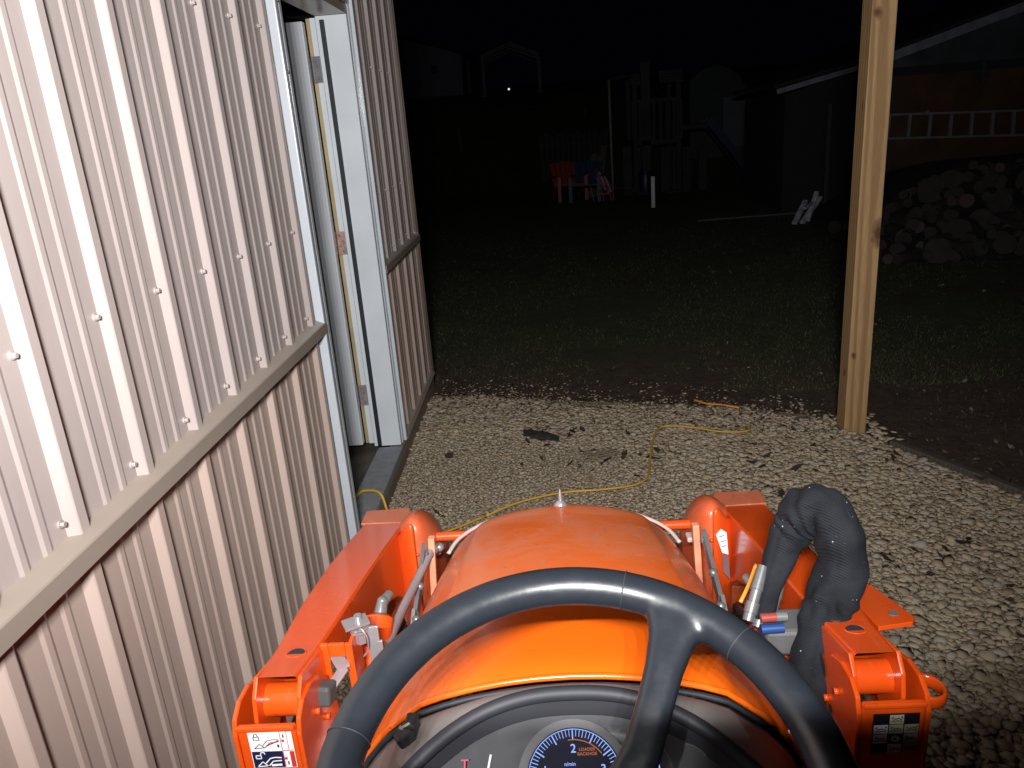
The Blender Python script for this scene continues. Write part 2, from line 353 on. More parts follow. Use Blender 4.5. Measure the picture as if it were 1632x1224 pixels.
def tilt_R(n, amt):   # stones lie mostly flat
    a = rng.uniform(0, 2*np.pi, n); t = rng.normal(0, amt, (n, 2)); c, s_ = np.cos(a), np.sin(a)
    Rz = np.zeros((n, 3, 3)); Rz[:, 0, 0] = c; Rz[:, 0, 1] = -s_; Rz[:, 1, 0] = s_; Rz[:, 1, 1] = c; Rz[:, 2, 2] = 1
    Rx = np.zeros((n, 3, 3)); cx_, sx = np.cos(t[:, 0]), np.sin(t[:, 0]); Rx[:, 0, 0] = 1; Rx[:, 1, 1] = cx_; Rx[:, 1, 2] = -sx; Rx[:, 2, 1] = sx; Rx[:, 2, 2] = cx_
    Ry = np.zeros((n, 3, 3)); cy_, sy = np.cos(t[:, 1]), np.sin(t[:, 1]); Ry[:, 1, 1] = 1; Ry[:, 0, 0] = cy_; Ry[:, 0, 2] = sy; Ry[:, 2, 0] = -sy; Ry[:, 2, 2] = cy_
    return Rx @ Ry @ Rz
Cs = []; Ss = []
for step, lo, hi, zz in ((.0185, .008, .013, -.004), (.0265, .013, .021, 0), (.020, .009, .015, -.004), (.050, .019, .027, .002)):
    for yy in np.arange(.35, 5.1, step):
        for xx in np.arange(-.80, 3.9, step):
            x = xx+random.uniform(-.5, .5)*step; y = yy+random.uniform(-.5, .5)*step
            if y < .5+.28*abs(x) or x/y > .99 or x/y < -.5: continue
            e1 = edge_y(x)-y; e2 = edge_x(y)-x
            if x < -.795: continue
            fr = .05+.16*pnoise(Vector((x*3, y*3, 0)))
            if e2 < .03: continue
            if e1 < fr and random.random() > math.exp(min(e1-fr, 0)*7)*.32: continue
            b = bare(x, y)
            if b > .74 and random.random() < .85: continue
            if step > .04 and random.random() < .55: continue
            pk = min(max((.75-x+(3.9-y)*.15)*1.6, 0), 1)*min(max((4.15-y)*2, 0), 1)
            if pk > .5 and step > .04: continue
            s_ = random.uniform(lo, hi)*(1-.42*pk)*(.6 if e1 < fr else 1); Cs.append((x, y, zz-.007+.004*pk+s_*.2+random.uniform(0, .004))); Ss.append(s_)
for i in range(110):
    a = random.uniform(0, 6.28); d = .02+abs(random.gauss(0, .07)); x = 1.533+math.cos(a)*(.075+d); y = 3.82+math.sin(a)*(.075+d)
    s_ = random.uniform(.012, .026); Cs.append((x, y, max(.004, .035-d*.25)*random.random()+.004)); Ss.append(s_)
Cs = np.array(Cs); Ss = np.array(Ss)
st = scatter_mesh('gravel', Cs, Ss, M['stone'], flat=(1.1, .88, .27), jit=.27, R=tilt_R(len(Cs), .19)); tag(st, kind='stuff')
# grass and litter
N = 34000; y = 4.5+9*rng.random(N)**1.5; x = -2.2*y/6+rng.random(N)*(y*.98)
keep = []
for i in range(N):
    if x[i] > 1.4 and y[i] < 4.6: ey = 9
    ok = (y[i] > edge_y(x[i])+.45+.5*pnoise(Vector((x[i]*1.3, y[i]*1.3, 5)))+.15*pnoise(Vector((x[i]*6, y[i]*6, 5)))) and pnoise(Vector((x[i]*.8, y[i]*.8, 1)))+.4*pnoise(Vector((x[i]*3, y[i]*3, 1))) > -.22
    keep.append(ok)
keep = np.array(keep); gx, gy = x[keep], y[keep]
x2 = 1.6+rng.random(9000)*4; y2 = .9+rng.random(9000)*4.6; k2 = np.array([a > edge_x(b)+.5+.3*pnoise(Vector((a*2, b*2, 2))) and a < b*.95 for a, b in zip(x2, y2)]); gx = np.r_[gx, x2[k2]]; gy = np.r_[gy, y2[k2]]
C_ = np.stack([gx, gy, np.full(len(gx), -.03)], 1)
BV = np.array([(-.09, 0, 0), (.09, 0, 0), (.05, .12, .6), (.0, .4, 1.0)], float); BF = np.array([(0, 1, 2), (0, 2, 3)])
tag(scatter_mesh('grass', C_, rng.uniform(.012, .030, len(C_)), M['blade'], BV, BF, (1, 1, 1), .12, tilt_R(len(C_), .3)), kind='stuff')
LV = np.array([(-1, -.35, .1), (0, -.5, 0), (1, 0, .25), (0, .5, .05), (-1, .3, .2), (0, 0, -.15)], float); LF = np.array([(0, 1, 5), (1, 2, 5), (2, 3, 5), (3, 4, 5), (4, 0, 5)])
N = 3400; ly = 3.9+6.5*rng.random(N)**1.8; lx = -.35*ly+rng.random(N)*ly*1.25; L_ = []
for a, b in zip(lx, ly):
    d = b-edge_y(a) if a < 1.55 else .5
    if b < 4.9 and a > edge_x(min(b, 3.95))-.02: d = max(d, .1)
    if a < -.79 and b < 5.0: continue
    if d > -.05 and random.random() < (1 if d < .7 else .6 if d < 2 else .3): L_.append((a, b, -.008 if d > .05 else .012))
for i in range(500):
    a = random.uniform(-.75, 1.5); b = edge_y(a)-abs(random.gauss(0, .22)); L_.append((a, b, .016))
for i in range(900):
    b = .9+random.random()*3; a = edge_x(b)+.03+abs(random.gauss(0, .45)); L_.append((a, b, -.004))
L_ = np.array(L_); tag(scatter_mesh('leaf_litter', L_, rng.uniform(.005, .014, len(L_))*rng.uniform(.6, 1.5, len(L_)), M['leaf'], LV, LF, (1, 1, 1), .3, tilt_R(len(L_), .5)), kind='stuff')
# dead leaves lying on the gravel
D_ = []
for cx_, cy_, r, k in ((-.05, 3.95, .10, 16), (.3, 3.62, .16, 12), (1.55, 3.42, .03, 3), (1.6, 2.2, .12, 9), (.1, 3.5, .7, 14), (1.6, 2.4, .6, 34), (.9, 3.5, .6, 20), (1.9, 1.8, .4, 18)):
    for i in range(k): D_.append((cx_+random.gauss(0, r), cy_+random.gauss(0, r*.5), .017))
D_ = np.array([d for d in D_ if d[0] > -.7 and d[0] < edge_x(d[1])])
n = Nt('dead_leaf', (.05, .03, .02), .8); M['dead'] = n.m
tag(scatter_mesh('dead_leaves', D_, rng.uniform(.014, .030, len(D_)), M['dead'], LV, LF, (1, 1, 1), .35, tilt_R(len(D_), .4)), kind='stuff')
# rag on the gravel
bm = MB(); R_ = random.Random(3); V_ = []; G = 12
c0 = gnd(862, 695, .01)
for j in range(G):
    for i in range(G):
        u, v_ = i/(G-1)-.5, j/(G-1)-.5; rr = .13*(1-.5*abs(v_)); V_.append((c0.x+u*rr*1.5+v_*-.05, c0.y+v_*.13-u*.07, .012+.022*abs(pnoise(Vector((u*5, v_*5, 2))))+.012*math.cos(u*3)*math.cos(v_*3)))
bm.add(V_, [(j*G+i, j*G+i+1, (j+1)*G+i+1, (j+1)*G+i) for j in range(G-1) for i in range(G-1)])
rag = bm.build('rag', simple('dark_rag', (.035, .034, .034), .9, var=.4, sc=30), None, True, fix=False); so = rag.modifiers.new('s', 'SOLIDIFY'); so.thickness = .004
tag(rag, 'small crumpled dark rag lying on the gravel in front of the tractor', 'rag')
# timber edging
ed = MB()
P = [(1.66, 3.62), (1.97, 3.01), (2.93, 1.05), (3.2, .5), (4.9, -3)]
for a, b in zip(P[:-1], P[1:]): ed.bar((*a, -.02), (*b, -.02), .04, .075)
tag(ed.build('garden_edging', M['oldwood'], None, False, .004), 'half buried timber edging along the right side of the gravel pad', 'edging')

# ------------------------------------------------------------------ metal building on the left
WX = -.82
bld = empty('metal_building', (-2.9, 3, 0), 'beige ribbed metal building with an open white door, lit bright by the tractor', 'building')
RP, R0 = .2363, 1.119
def profile(y0, y1):
    pts = {round(y0, 4): None, round(y1, 4): None}; P = []
    k0 = int((y0-R0)//RP)-1; k1 = int((y1-R0)//RP)+1
    for k in range(k0, k1+1):
        b = R0+k*RP
        P += [(b-.004, 0), (b, 0), (b+.0165, .0125), (b+.0195, .0138), (b+.0415, .0138), (b+.0445, .0125), (b+.061, 0), (b+.064, 0)]
        for m in (.112, .170): P += [(b+m, 0), (b+m+.008, .0026), (b+m+.020, .0026), (b+m+.028, 0)]
    P.sort(); out = [p for p in P if y0 < p[0] < y1]
    Y = [p[0] for p in P]; H = [p[1] for p in P]
    return [(y0, float(np.interp(y0, Y, H)))] + out + [(y1, float(np.interp(y1, Y, H)))]
def sheet(name, y0, y1, z0, z1, mat, x=WX):
    pr = profile(y0, y1); n_ = len(pr); nz = max(2, int((z1-z0)/.25)+1); zs = [z0+(z1-z0)*k/(nz-1) for k in range(nz)]
    v = [(x+h+.0012*pnoise(Vector((y*2.2, z*1.4, 7)))*(1 if h < .01 else .3), y, z) for z in zs for y, h in pr]
    f = [(j*n_+i, j*n_+i+1, (j+1)*n_+i+1, (j+1)*n_+i) for j in range(nz-1) for i in range(n_-1)]
    me = bpy.data.meshes.new(name); me.from_pydata(v, [], f); o = link(name, me, mat, bld); s_ = o.modifiers.new('s', 'SOLIDIFY'); s_.thickness = .0012; return o
TL, TR = 2.625, 3.80      # outer edges of the door trim
sheet('upper_siding', -2.5, TL+.01, 1.03, 3.1, M['panel']); sheet('upper_siding', TR-.01, 4.925, 1.03, 3.1, M['panel']); sheet('upper_siding', TL+.01, TR-.01, 2.245, 3.1, M['panel'])
sheet('lower_siding', -2.5, TL+.01, .105, .995, M['panel_low']); sheet('lower_siding', TR-.01, 4.925, .105, .995, M['panel_low'])
def ledge(y0, y1):
    MB().prism([(WX-.001, .992), (-.788, .984), (-.786, .986), (-.786, 1.020), (-.788, 1.023), (WX-.001, 1.038)], y0, y1, 'y').build('wainscot_trim', M['trim'], bld)
ledge(-2.5, TL+.022); ledge(TR-.005, 4.945)
def bt(y0, y1): MB().prism([(WX-.001, .12), (-.800, .118), (-.786, .102), (-.786, .096), (WX-.001, .096)], y0, y1, 'y').build('base_trim', M['trim'], bld)
bt(-2.5, TL); bt(TR, 4.945)
MB().box((WX-.05, -2.5, -.03), (-.803, TL+.13, .092)).build('skirt_board', M['plank'], bld); MB().box((WX-.05, TL+.134, -.03), (-.801, 4.945, .088)).build('skirt_board', M['plank'], bld)
MB().box((WX-.06, 4.926, 0.10), (-.792, 4.952, 3.1)).box((WX-.001, 4.905, .12), (-.797, 4.9255, .98)).box((WX-.001, 4.905, 1.045), (-.797, 4.9255, 3.1)).build('corner_trim', M['trim_dark'], bld, False, .002)
# side and rear shells + roof
MB().box((-5.8, 4.90, 0), (WX-.062, 4.945, 3.1)).build('end_wall', M['trim_dark'], bld)
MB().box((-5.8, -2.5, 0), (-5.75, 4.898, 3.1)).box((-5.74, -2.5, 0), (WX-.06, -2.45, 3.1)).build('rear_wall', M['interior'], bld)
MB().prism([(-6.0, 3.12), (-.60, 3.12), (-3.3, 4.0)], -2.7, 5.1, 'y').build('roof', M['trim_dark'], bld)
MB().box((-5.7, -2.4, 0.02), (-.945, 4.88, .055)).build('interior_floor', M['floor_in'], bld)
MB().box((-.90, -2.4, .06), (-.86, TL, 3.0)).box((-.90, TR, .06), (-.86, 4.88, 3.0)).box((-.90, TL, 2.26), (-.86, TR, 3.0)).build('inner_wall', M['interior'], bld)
# door opening
fr = MB().box((-.945, 2.70, .10), (-.815, 2.722, 2.147)).build('door_frame', M['jamb'], bld, False, .002)
MB().box((-.945, 3.700, .105), (-.806, 3.735, 2.147)).build('door_jamb', M['jamb'], fr, False, .002)
MB().box((-.925, 3.686, .11), (-.905, 3.6995, 2.13)).build('door_stop', M['seal'], fr, False, .003)
MB().box((-.945, 2.723, 2.148), (-.806, 3.733, 2.185)).build('door_head', M['trim'], fr)
MB().box((-.969, 3.696, .125), (-.9455, 3.735, 2.14)).build('inner_jamb', M['jamb'], fr)
MB().box((-.9885, 3.705, .125), (-.9693, 3.74, 2.14)).build('wood_stud', M['brass'], fr)
tr = MB().box((-.8195, TL, .055), (-.787, 2.650, 2.235)).box((-.8195, 2.6505, .055), (-.800, 2.700, 2.2345)).box((-.8195, 2.7005, .055), (-.7985, 2.726, 2.19)).build('door_trim', M['white_trim'], bld, False, .004, seg=3)
MB().box((-.8195, 3.7355, .10), (-.802, 3.770, 2.19)).box((-.8195, 3.7705, .10), (-.788, 3.80, 2.235)).build('door_trim', M['white_trim'], bld, False, .003)
MB().box((-.8195, 2.7265, 2.19), (-.8005, 3.770, 2.236)).box((-.8195, 2.62, 2.2365), (-.775, 3.83, 2.262)).build('head_trim', M['trim'], bld, False, .003)
dr = MB().box((-1.90, 3.652, .135), (-.992, 3.694, 2.125)).build('door', M['door'], bld, False, .003)
for z, m in ((1.93, 'galv'), (1.16, 'hinge_rust'), (.39, 'steel_grey')):
    h = MB().box((-.985, 3.6925, z-.055), (-.945, 3.6957, z+.055)).cyl((-.995, 3.688, z-.055), (-.995, 3.688, z+.055), .008).build('hinge', M[m], dr, False, .002)
    b = MB()
    for dz, dx in ((-.038, .026), (-.013, .014), (.013, .026), (.038, .014)): b.ball((-.985+dx, 3.6915, z+dz), .005, (1, .5, 1))
    b.build('screw', M['galv'], h, True)
MB().cyl((-1.86, 3.65, 1.0), (-1.86, 3.60, 1.0), .012).ball((-1.86, 3.585, 1.0), .028).build('door_knob', M['galv'], dr, 'auto')
sl = MB().box((-.925, 2.73, .060), (-.796, 3.698, .100)).build('threshold', M['thresh'], bld, False, .004)
MB().box((-1.08, 2.73, .056), (-.9255, 3.70, .078)).build('inner_sill', M['floor_in'], bld, False, .003)
def screw(y, z, x=WX):
    MB().cyl((x-.001, y, z), (x+.003, y, z), .0072, 14).tube([(x+.003, y, z), (x+.0095, y, z)], .0047, 6).build('screw', M['screw'], bld, 'auto')
for k in range(-1, 7):
    y = R0+k*RP-.010; screw(y, 1.355+.003*math.sin(k)); screw(y, 1.066)
    if k > 2: screw(y, 1.97)
for k in range(12, 16):
    y = R0+k*RP-.010
    for z in (1.066, 1.36, 1.96): screw(y, z)
for z in (2.06, 1.85): screw(2.675, z, -.8005)

# ------------------------------------------------------------------ wooden post
post = MB().box((1.478, 3.765, -.05), (1.588, 3.875, 4.2))
M['post'] = wood('yellow_pine_post', (.48, .305, .145), (.33, .19, .08), (.20, .115, .05), sc=14, warp=.5,
   knots=((1.535, 3.765, 2.30, .020, 2.2), (1.505, 3.765, 1.98, .022, 1.4), (1.50, 3.765, .42, .016, 1.3), (1.575, 3.765, 1.02, .034, 2.4), (1.483, 3.80, 1.60, .013, 2.6), (1.483, 3.81, .32, .016, 1.5), (1.55, 3.765, 3.0, .013, 1.4)))
p = post.build('wooden_post', M['post'], None, False, .004); p.rotation_euler = (0, 0, 0)
tag(p, 'square yellow pine post standing at the edge of the gravel pad', 'post')

# ------------------------------------------------------------------ extension cord
c_ = MB().tube(catmull([gnd(x, y, .024) for x, y in ((775, 822), (820, 803), (860, 792), (905, 784), (960, 780), (1010, 773), (1032, 760), (1036, 735), (1040, 705), (1050, 682), (1075, 679), (1110, 682), (1150, 688), (1190, 687), (1196, 678))], 8), .0052, 8)
c_.tube(catmull([gnd(x, y, .012) for x, y in ((775, 822), (700, 850), (640, 850))], 6), .0052, 8)
co_ = c_.build('extension_cord', M['cord'], None, True); tag(co_, 'yellow extension cord snaking across the gravel in front of the tractor', 'cord')
c_ = MB().tube(catmull([Vector((-1.2, 3.12, .09)), Vector((-.95, 3.13, .095)), Vector((-.88, 3.135, .125)), Vector((-.80, 3.10, .128)), Vector((-.77, 3.07, .06)), Vector((-.74, 3.0, .02)), Vector((-.6, 2.9, .02))], 8), .0065, 8)
tag(c_.build('extension_cord', M['cord'], None, True), 'yellow cord coming out over the door sill of the metal building', 'cord')
c_ = MB().tube(catmull([gnd(x, y, .02) for x, y in ((1106, 637), (1125, 643), (1150, 645), (1178, 650))], 6), .0055, 8)
tag(c_.build('extension_cord', M['cord_o'], None, True), 'short orange end of cord lying at the far edge of the gravel', 'cord')
# ================================================================== THE FAR YARD
def beam(mb, p, q, w, h=None): mb.bar(p, q, w, h or w); return mb
# house with gable wall
Y = 31
h = empty('far_house', (-5, 32, 2.7), 'pale house with a sloping roofline in the dark at far left, nearest the metal building', 'house')
a, b, c, d = at(640, 62, Y), at(735, 86, Y), at(737, 149, Y), at(636, 150, Y)
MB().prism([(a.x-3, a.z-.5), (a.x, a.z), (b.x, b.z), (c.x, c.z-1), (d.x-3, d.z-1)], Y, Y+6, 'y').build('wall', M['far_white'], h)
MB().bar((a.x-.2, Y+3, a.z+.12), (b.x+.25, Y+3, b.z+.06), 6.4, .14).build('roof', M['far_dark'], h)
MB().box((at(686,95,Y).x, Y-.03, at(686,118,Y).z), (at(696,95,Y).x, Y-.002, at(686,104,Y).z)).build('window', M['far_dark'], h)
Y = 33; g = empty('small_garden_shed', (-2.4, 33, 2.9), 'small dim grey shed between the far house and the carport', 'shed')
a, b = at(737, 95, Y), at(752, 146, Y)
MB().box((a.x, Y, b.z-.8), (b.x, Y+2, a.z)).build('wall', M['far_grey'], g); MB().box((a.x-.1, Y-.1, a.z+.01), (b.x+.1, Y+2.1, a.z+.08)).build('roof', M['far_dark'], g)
# carport
Y = 29; cp = empty('carport', (-.8, 29, 2.5), 'metal carport with a low gabled ribbed roof in the far dark', 'carport')
L, R, T = at(766, 92, Y), at(858, 88, Y), at(812, 68, Y)
r = MB()
for k in range(4):
    dy = k*.9; z = k*-.02
    MB().bar((L.x, Y+dy, L.z+.05), (T.x, Y+dy, T.z), .05, .06).bar((T.x, Y+dy, T.z), (R.x, Y+dy, R.z+.05), .05, .06).build('roof_rib', M['far_metal'], cp)
for k in range(4):
    MB().bar((L.x, Y-.05+k*.08, L.z-.12*k), (T.x, Y-.05, T.z-.10-.1*k), .03, .045).bar((T.x, Y-.05, T.z-.10-.1*k), (R.x, Y-.05+.08*k, R.z-.12*k), .03, .045).build('fascia', M['far_metal'], cp) if k < 3 else None
MB().prism([(L.x, L.z+.1), (T.x, T.z+.05), (R.x, R.z+.1), (T.x, T.z+.09)], Y, Y+5, 'y').build('roof', M['far_dark'], cp)
for x in (768, 858):
    p = at(x, 90, Y); MB().box((p.x-.05, Y, 2.2), (p.x+.05, Y+.1, p.z)).build('leg', M['far_metal'], cp)
for (x, y, s, lab) in ((811, 142, .04, 'tiny bright white light under the carport, the left one'), (828, 149, .035, 'tiny dim white light under the carport, the right one')):
    p = at(x, y, 32.5); e = empty('yard_light', (p.x, p.y, gz(p.x, p.y)), lab, 'light', 'tiny lights under the carport')
    MB().box((p.x-.03, p.y+.02, gz(p.x, p.y)-.05), (p.x+.03, p.y+.06, p.z+.03)).build('stake', M['far_dark'], e); MB().ball(p, s, nu=8, nv=6).build('bulb', emis('bulb_glow', (1, .97, .95), 1.0 if s > .036 else .35), e, True)
# pale short posts
for (x, y0, y1, Y, lab) in ((732, 206, 221, 24, 'short pale marker post alone in the dark lawn at left'), (932, 173, 188, 26, 'short pale marker post behind the upright thin pole')):
    a, b = at(x, y0, Y), at(x, y1, Y)
    zb = gz(a.x, Y)
    MB().tube([(a.x, Y, min(b.z, zb)-.1), (a.x, Y, a.z)], .07, 10).ball((a.x, Y, a.z), .08).build('marker_post', M['far_grey'], None, 'auto'); tag(bpy.context.scene.objects[-1] if False else [o for o in COL.objects if o.name.startswith('marker_post')][-1], lab, 'post', 'pale marker posts')
# picket fence / lumber rack behind the chairs
Y = 21; f = empty('picket_fence', (.9, 21, 0), 'dim grey picket fence behind the orange chair', 'fence')
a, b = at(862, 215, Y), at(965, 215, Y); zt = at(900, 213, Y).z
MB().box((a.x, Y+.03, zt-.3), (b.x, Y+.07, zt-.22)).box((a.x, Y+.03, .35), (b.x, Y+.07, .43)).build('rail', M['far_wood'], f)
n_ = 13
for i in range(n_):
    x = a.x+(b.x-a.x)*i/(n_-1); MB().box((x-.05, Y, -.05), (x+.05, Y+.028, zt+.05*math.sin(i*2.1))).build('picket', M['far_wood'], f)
# playset
PY = 17.6
ps = empty('wooden_playset', (2.6, 17.6, 0), 'tall wooden playset tower with railings, roof and slide in the dark', 'playset')
def P3(x, y, Y=PY): return at(x, y, Y)
t_ = P3(1028, 98); MB().box((t_.x-.10, PY, -.05), (t_.x+.10, PY+.12, t_.z)).build('tower_post', M['far_wood'], ps, False, .01)
for (x0, y0, x1, y1) in ((1003, 118, 1020, 135), (1050, 112, 1088, 130)):
    a, b = P3(x0, y0), P3(x1, y1)
    m = MB()
    for k in range(4):
        z0 = b.z+(a.z-b.z)*k/4; m.box((a.x, PY-.1+.05*k, z0), (b.x, PY-.06+.05*k, z0+(a.z-b.z)*.22))
    m.build('roof_slats', M['far_wood'], ps)
for x in (1012, 1083):
    for dy in (0, 1.3):
        a = P3(x, 120); MB().box((a.x-.05, PY+dy+.125, -.05), (a.x+.05, PY+dy+.225, a.z)).build('corner_post', M['far_wood'], ps)
a, b = P3(1010, 222), P3(1085, 218)
MB().box((a.x, PY, b.z-.12), (b.x, PY+1.5, b.z-.02)).build('platform', M['far_wood'], ps)
for i in range(8):
    x = a.x+(b.x-a.x)*i/7; zt = P3(1040, 160).z
    MB().box((x-.035, PY-.03, b.z-.02), (x+.035, PY-.004, zt)).build('baluster', M['far_wood'], ps)
MB().box((a.x, PY-.06, P3(1040, 163).z), (b.x, PY-.031, P3(1040, 157).z)).build('hand_rail', M['far_wood'], ps)
for i, (x, yb) in enumerate(((1000, 292), (1022, 297), (1060, 298), (1078, 296), (1095, 292), (1120, 292))):
    q = P3(x, yb, 17.9); MB().box((q.x-.09, 17.85+.01*i, -.04), (q.x+.09, 17.9+.01*i, P3(x, 235).z)).build('lower_board', M['far_wood'], ps)
sl_ = MB(); s0, s1 = Vector((P3(1130, 195).x, PY+.3, P3(1130, 195).z)), Vector((P3(1195, 292).x+.1, PY+.3, .12))
sl_.bar(s0, s1, .5, .05).bar(s0+Vector((0, -.27, .06)), s1+Vector((0, -.27, .06)), .04, .16).bar(s0+Vector((0, .27, .06)), s1+Vector((0, .27, .06)), .04, .16)
sl_.build('slide', M['slide'], ps)
MB().box((P3(1088, 198).x, PY+.1, P3(1100, 206).z), (s0.x, PY+.55, P3(1100, 198).z)).build('slide_platform', M['far_wood'], ps)
# thin pole with arm
pl_ = empty('clothesline_pole', (1.8, 17.2, 0), 'thin upright pole with a short arm, standing right of the chairs', 'pole')
tp, bp = at(970, 127, 17.0), gnd(976, 316)
MB().tube([(tp.x+.02, 17, -.05), (tp.x, 17, tp.z)], .03, 8).build('pole', simple('tan_pole', (.22, .17, .12), .6), pl_, True)
q = at(1008, 120, 17.0); MB().tube([(tp.x, 17, tp.z), (q.x, 17, q.z)], .022, 8).build('arm', M['far_wood'], pl_, True)
# boards leaning beside pole
lb = empty('leaning_boards', (1.5, 18, 0), 'tan boards leaning together between the red lounge chair and the pole', 'boards')
for (x0, y0, x1, y1) in ((948, 245, 940, 312), (957, 248, 948, 314), (963, 232, 955, 312), (952, 262, 962, 314)):
    a, b = at(x0, y0, 17.9), at(x1, y1, 17.6); b.z = 0; MB().bar(b, a, .14, .03).build('board', M['oldwood'], lb)
for i, (x, y, l_) in enumerate(((988, 300, .35), (1004, 305, .3), (1024, 309, .25), (1078, 306, .5))):
    q = gnd(x, y+4); o_ = MB().bar((q.x-l_/2, q.y, .06), (q.x+l_/2, q.y+.1, .07), .13, .06).build('wood_block', M['far_wood'], None, False, .006)
    tag(o_, ['stub of lumber on the ground just right of the thin pole', 'pale lumber offcut, second to the right of the thin pole', 'small lumber offcut beside the foot of the tower post', 'long low board on the ground under the playset railing'][i], 'lumber', 'lumber on the ground by the playset')
# arched-roof shed
Y = 22; sh = empty('arched_shed', (5, 22, 0), 'dim pale shed with a rounded roof behind the playset slide', 'shed')
pr = [(1100, 300), (1100, 128), (1118, 112), (1140, 104), (1160, 107), (1178, 120), (1190, 142), (1193, 232), (1193, 300)]
pr = [(at(x, y, Y).x, max(at(x, y, Y).z, -.05)) for x, y in pr]
MB().prism(pr, Y, Y+3.5, 'y').build('wall', M['far_grey'], sh)
a, b = at(1152, 155, Y), at(1190, 232, Y); MB().box((a.x, Y-.04, b.z), (b.x, Y-.002, a.z)).build('door', M['far_white'], sh)
MB().box((at(1136,0,Y).x, Y-.06, at(1140,152,Y).z), (at(1194,0,Y).x, Y-.003, at(1140,147,Y).z)).build('lintel', M['far_metal'], sh)
# adirondack style chairs
def chair(name, X, Yc, mat, lab, grp, rz=0):
    e = empty(name, (X, Yc, 0), lab, 'chair', grp)
    def tr_(p): c, s_ = math.cos(rz), math.sin(rz); return Vector((X+p[0]*c-p[1]*s_, Yc+p[0]*s_+p[1]*c, p[2]))
    def bx(mb, p, q, w, h): mb.bar(tr_(p), tr_(q), w, h)
    m = MB(); bx(m, (0, -.30, .34), (0, .22, .24), .54, .03); m.build('seat', mat, e)
    m = MB()
    for i in range(5): bx(m, ((i-2)*.112, .20, .22), ((i-2)*.122, .46, .80-.02*abs(i-2)), .105, .022)
    m.build('backrest', mat, e)
    for s_ in (-1, 1):
        m = MB(); bx(m, (s_*.32, -.36, .52), (s_*.32, .34, .50), .10, .025); m.build('armrest', mat, e)
        m = MB(); bx(m, (s_*.30, -.30, -.01), (s_*.30, -.30, .505), .04, .07); m.build('leg', mat, e)
        m = MB(); bx(m, (s_*.30, -.26, .30), (s_*.30, .44, .0), .035, .09); m.build('leg', mat, e)
    return e
q = gnd(906, 314); chair('lawn_chair', q.x, 17.5, M['chair_o'], 'orange plastic lawn chair, left of the blue one in the dark', 'lawn chairs in the far yard', .25)
q = gnd(935, 318); chair('lawn_chair', at(934, 300, 17.3).x, 17.1, M['chair_b'], 'blue plastic lawn chair between the orange chair and the red striped one', 'lawn chairs in the far yard', -.2)
e = empty('folding_lounger', (at(958, 300, 17).x, 16.9, 0), 'red and white striped folding lounge chair leaning beside the pole', 'lounge chair')
for i, m_ in enumerate(('chair_r', 'canvas_w', 'chair_r', 'canvas_w', 'chair_r')):
    a, b = at(952+i*4.5, 272+i*4, 16.8), at(962+i*3.5, 300+i*2, 16.7)
    a.z += .02; MB().bar((b.x, 16.7, max(b.z, .05)), (a.x-.03, 16.9, a.z), .07, .02).build('canvas_stripe', M[m_], e)
for (x0, y0, x1, y1) in ((952, 276, 972, 312), (948, 282, 964, 300)):
    a, b = at(x0, y0, 16.6), at(x1, y1, 16.6); MB().tube([a, b], .012, 6).build('frame', M['alu'], e)
for x in (946, 962, 974):
    b = at(x, 306, 16.65); MB().tube([(b.x, 16.65, 0), (b.x-.05, 16.7, .3)], .012, 6).build('leg', M['alu'], e)
a, b = at(950, 310, 16.75), at(970, 300, 16.75); MB().box((a.x, 16.72, .12), (b.x, 17.0, .16)).build('seat', M['chair_r'], e)
# white stake, blue barrel
q = gnd(1041, 328); z1 = at(1041, 281, q.y).z
tag(MB().box((q.x-.035, q.y-.02, -.05), (q.x+.035, q.y+.02, z1)).build('white_stake', M['stake'], None, False, .005), 'short white stake standing upright in the lawn before the playset', 'stake')
q = gnd(1028, 322, 0); bq = empty('blue_barrel', (at(1029, 300, 17.2).x, 17.2, 0), 'small dark blue barrel at the foot of the playset tower post', 'barrel')
X = bq.location.x
MB().tube([(X, 17.2, 0), (X, 17.2, .05), (X, 17.2, .25), (X, 17.2, .45), (X, 17.2, .5)], [.13, .14, .15, .14, .12], 14).build('body', M['slide'], bq, 'auto'); MB().tube([(X, 17.2, .501), (X, 17.2, .52)], .125, 14).build('lid', M['slide'], bq, 'auto')
# concrete path
a, b, c, d = gnd(1112, 350), gnd(1300, 334), gnd(1300, 326), gnd(1150, 340)
MB().prism([(a.x, a.y), (b.x+2, b.y), (b.x+2, b.y+.9), (c.x, c.y+.4), (d.x, d.y)], -.03, -.005, 'z').build('path', M['slab']); tag(bpy.data.objects['path'], kind='structure')
# leaning white sawhorse boards
e = empty('sawhorse', (3.8, 11.6, 0), 'weathered white sawhorse tipped over on the lawn, left of the pine post', 'sawhorse')
for (x0, y0, x1, y1, w_) in ((1266, 358, 1284, 320, .07), (1278, 364, 1307, 314, .07), (1287, 352, 1302, 306, .06), (1282, 332, 1304, 318, .05)):
    a, b = at(x0, y0, 11.3), at(x1, y1, 11.6); a.z = max(a.z, .02); MB().bar(a, b, w_, .035).build('leg' if w_ > .05 else 'crossbar', simple('white_board%d' % x0, (.45, .45, .5), .7, var=.4, sc=9), e)
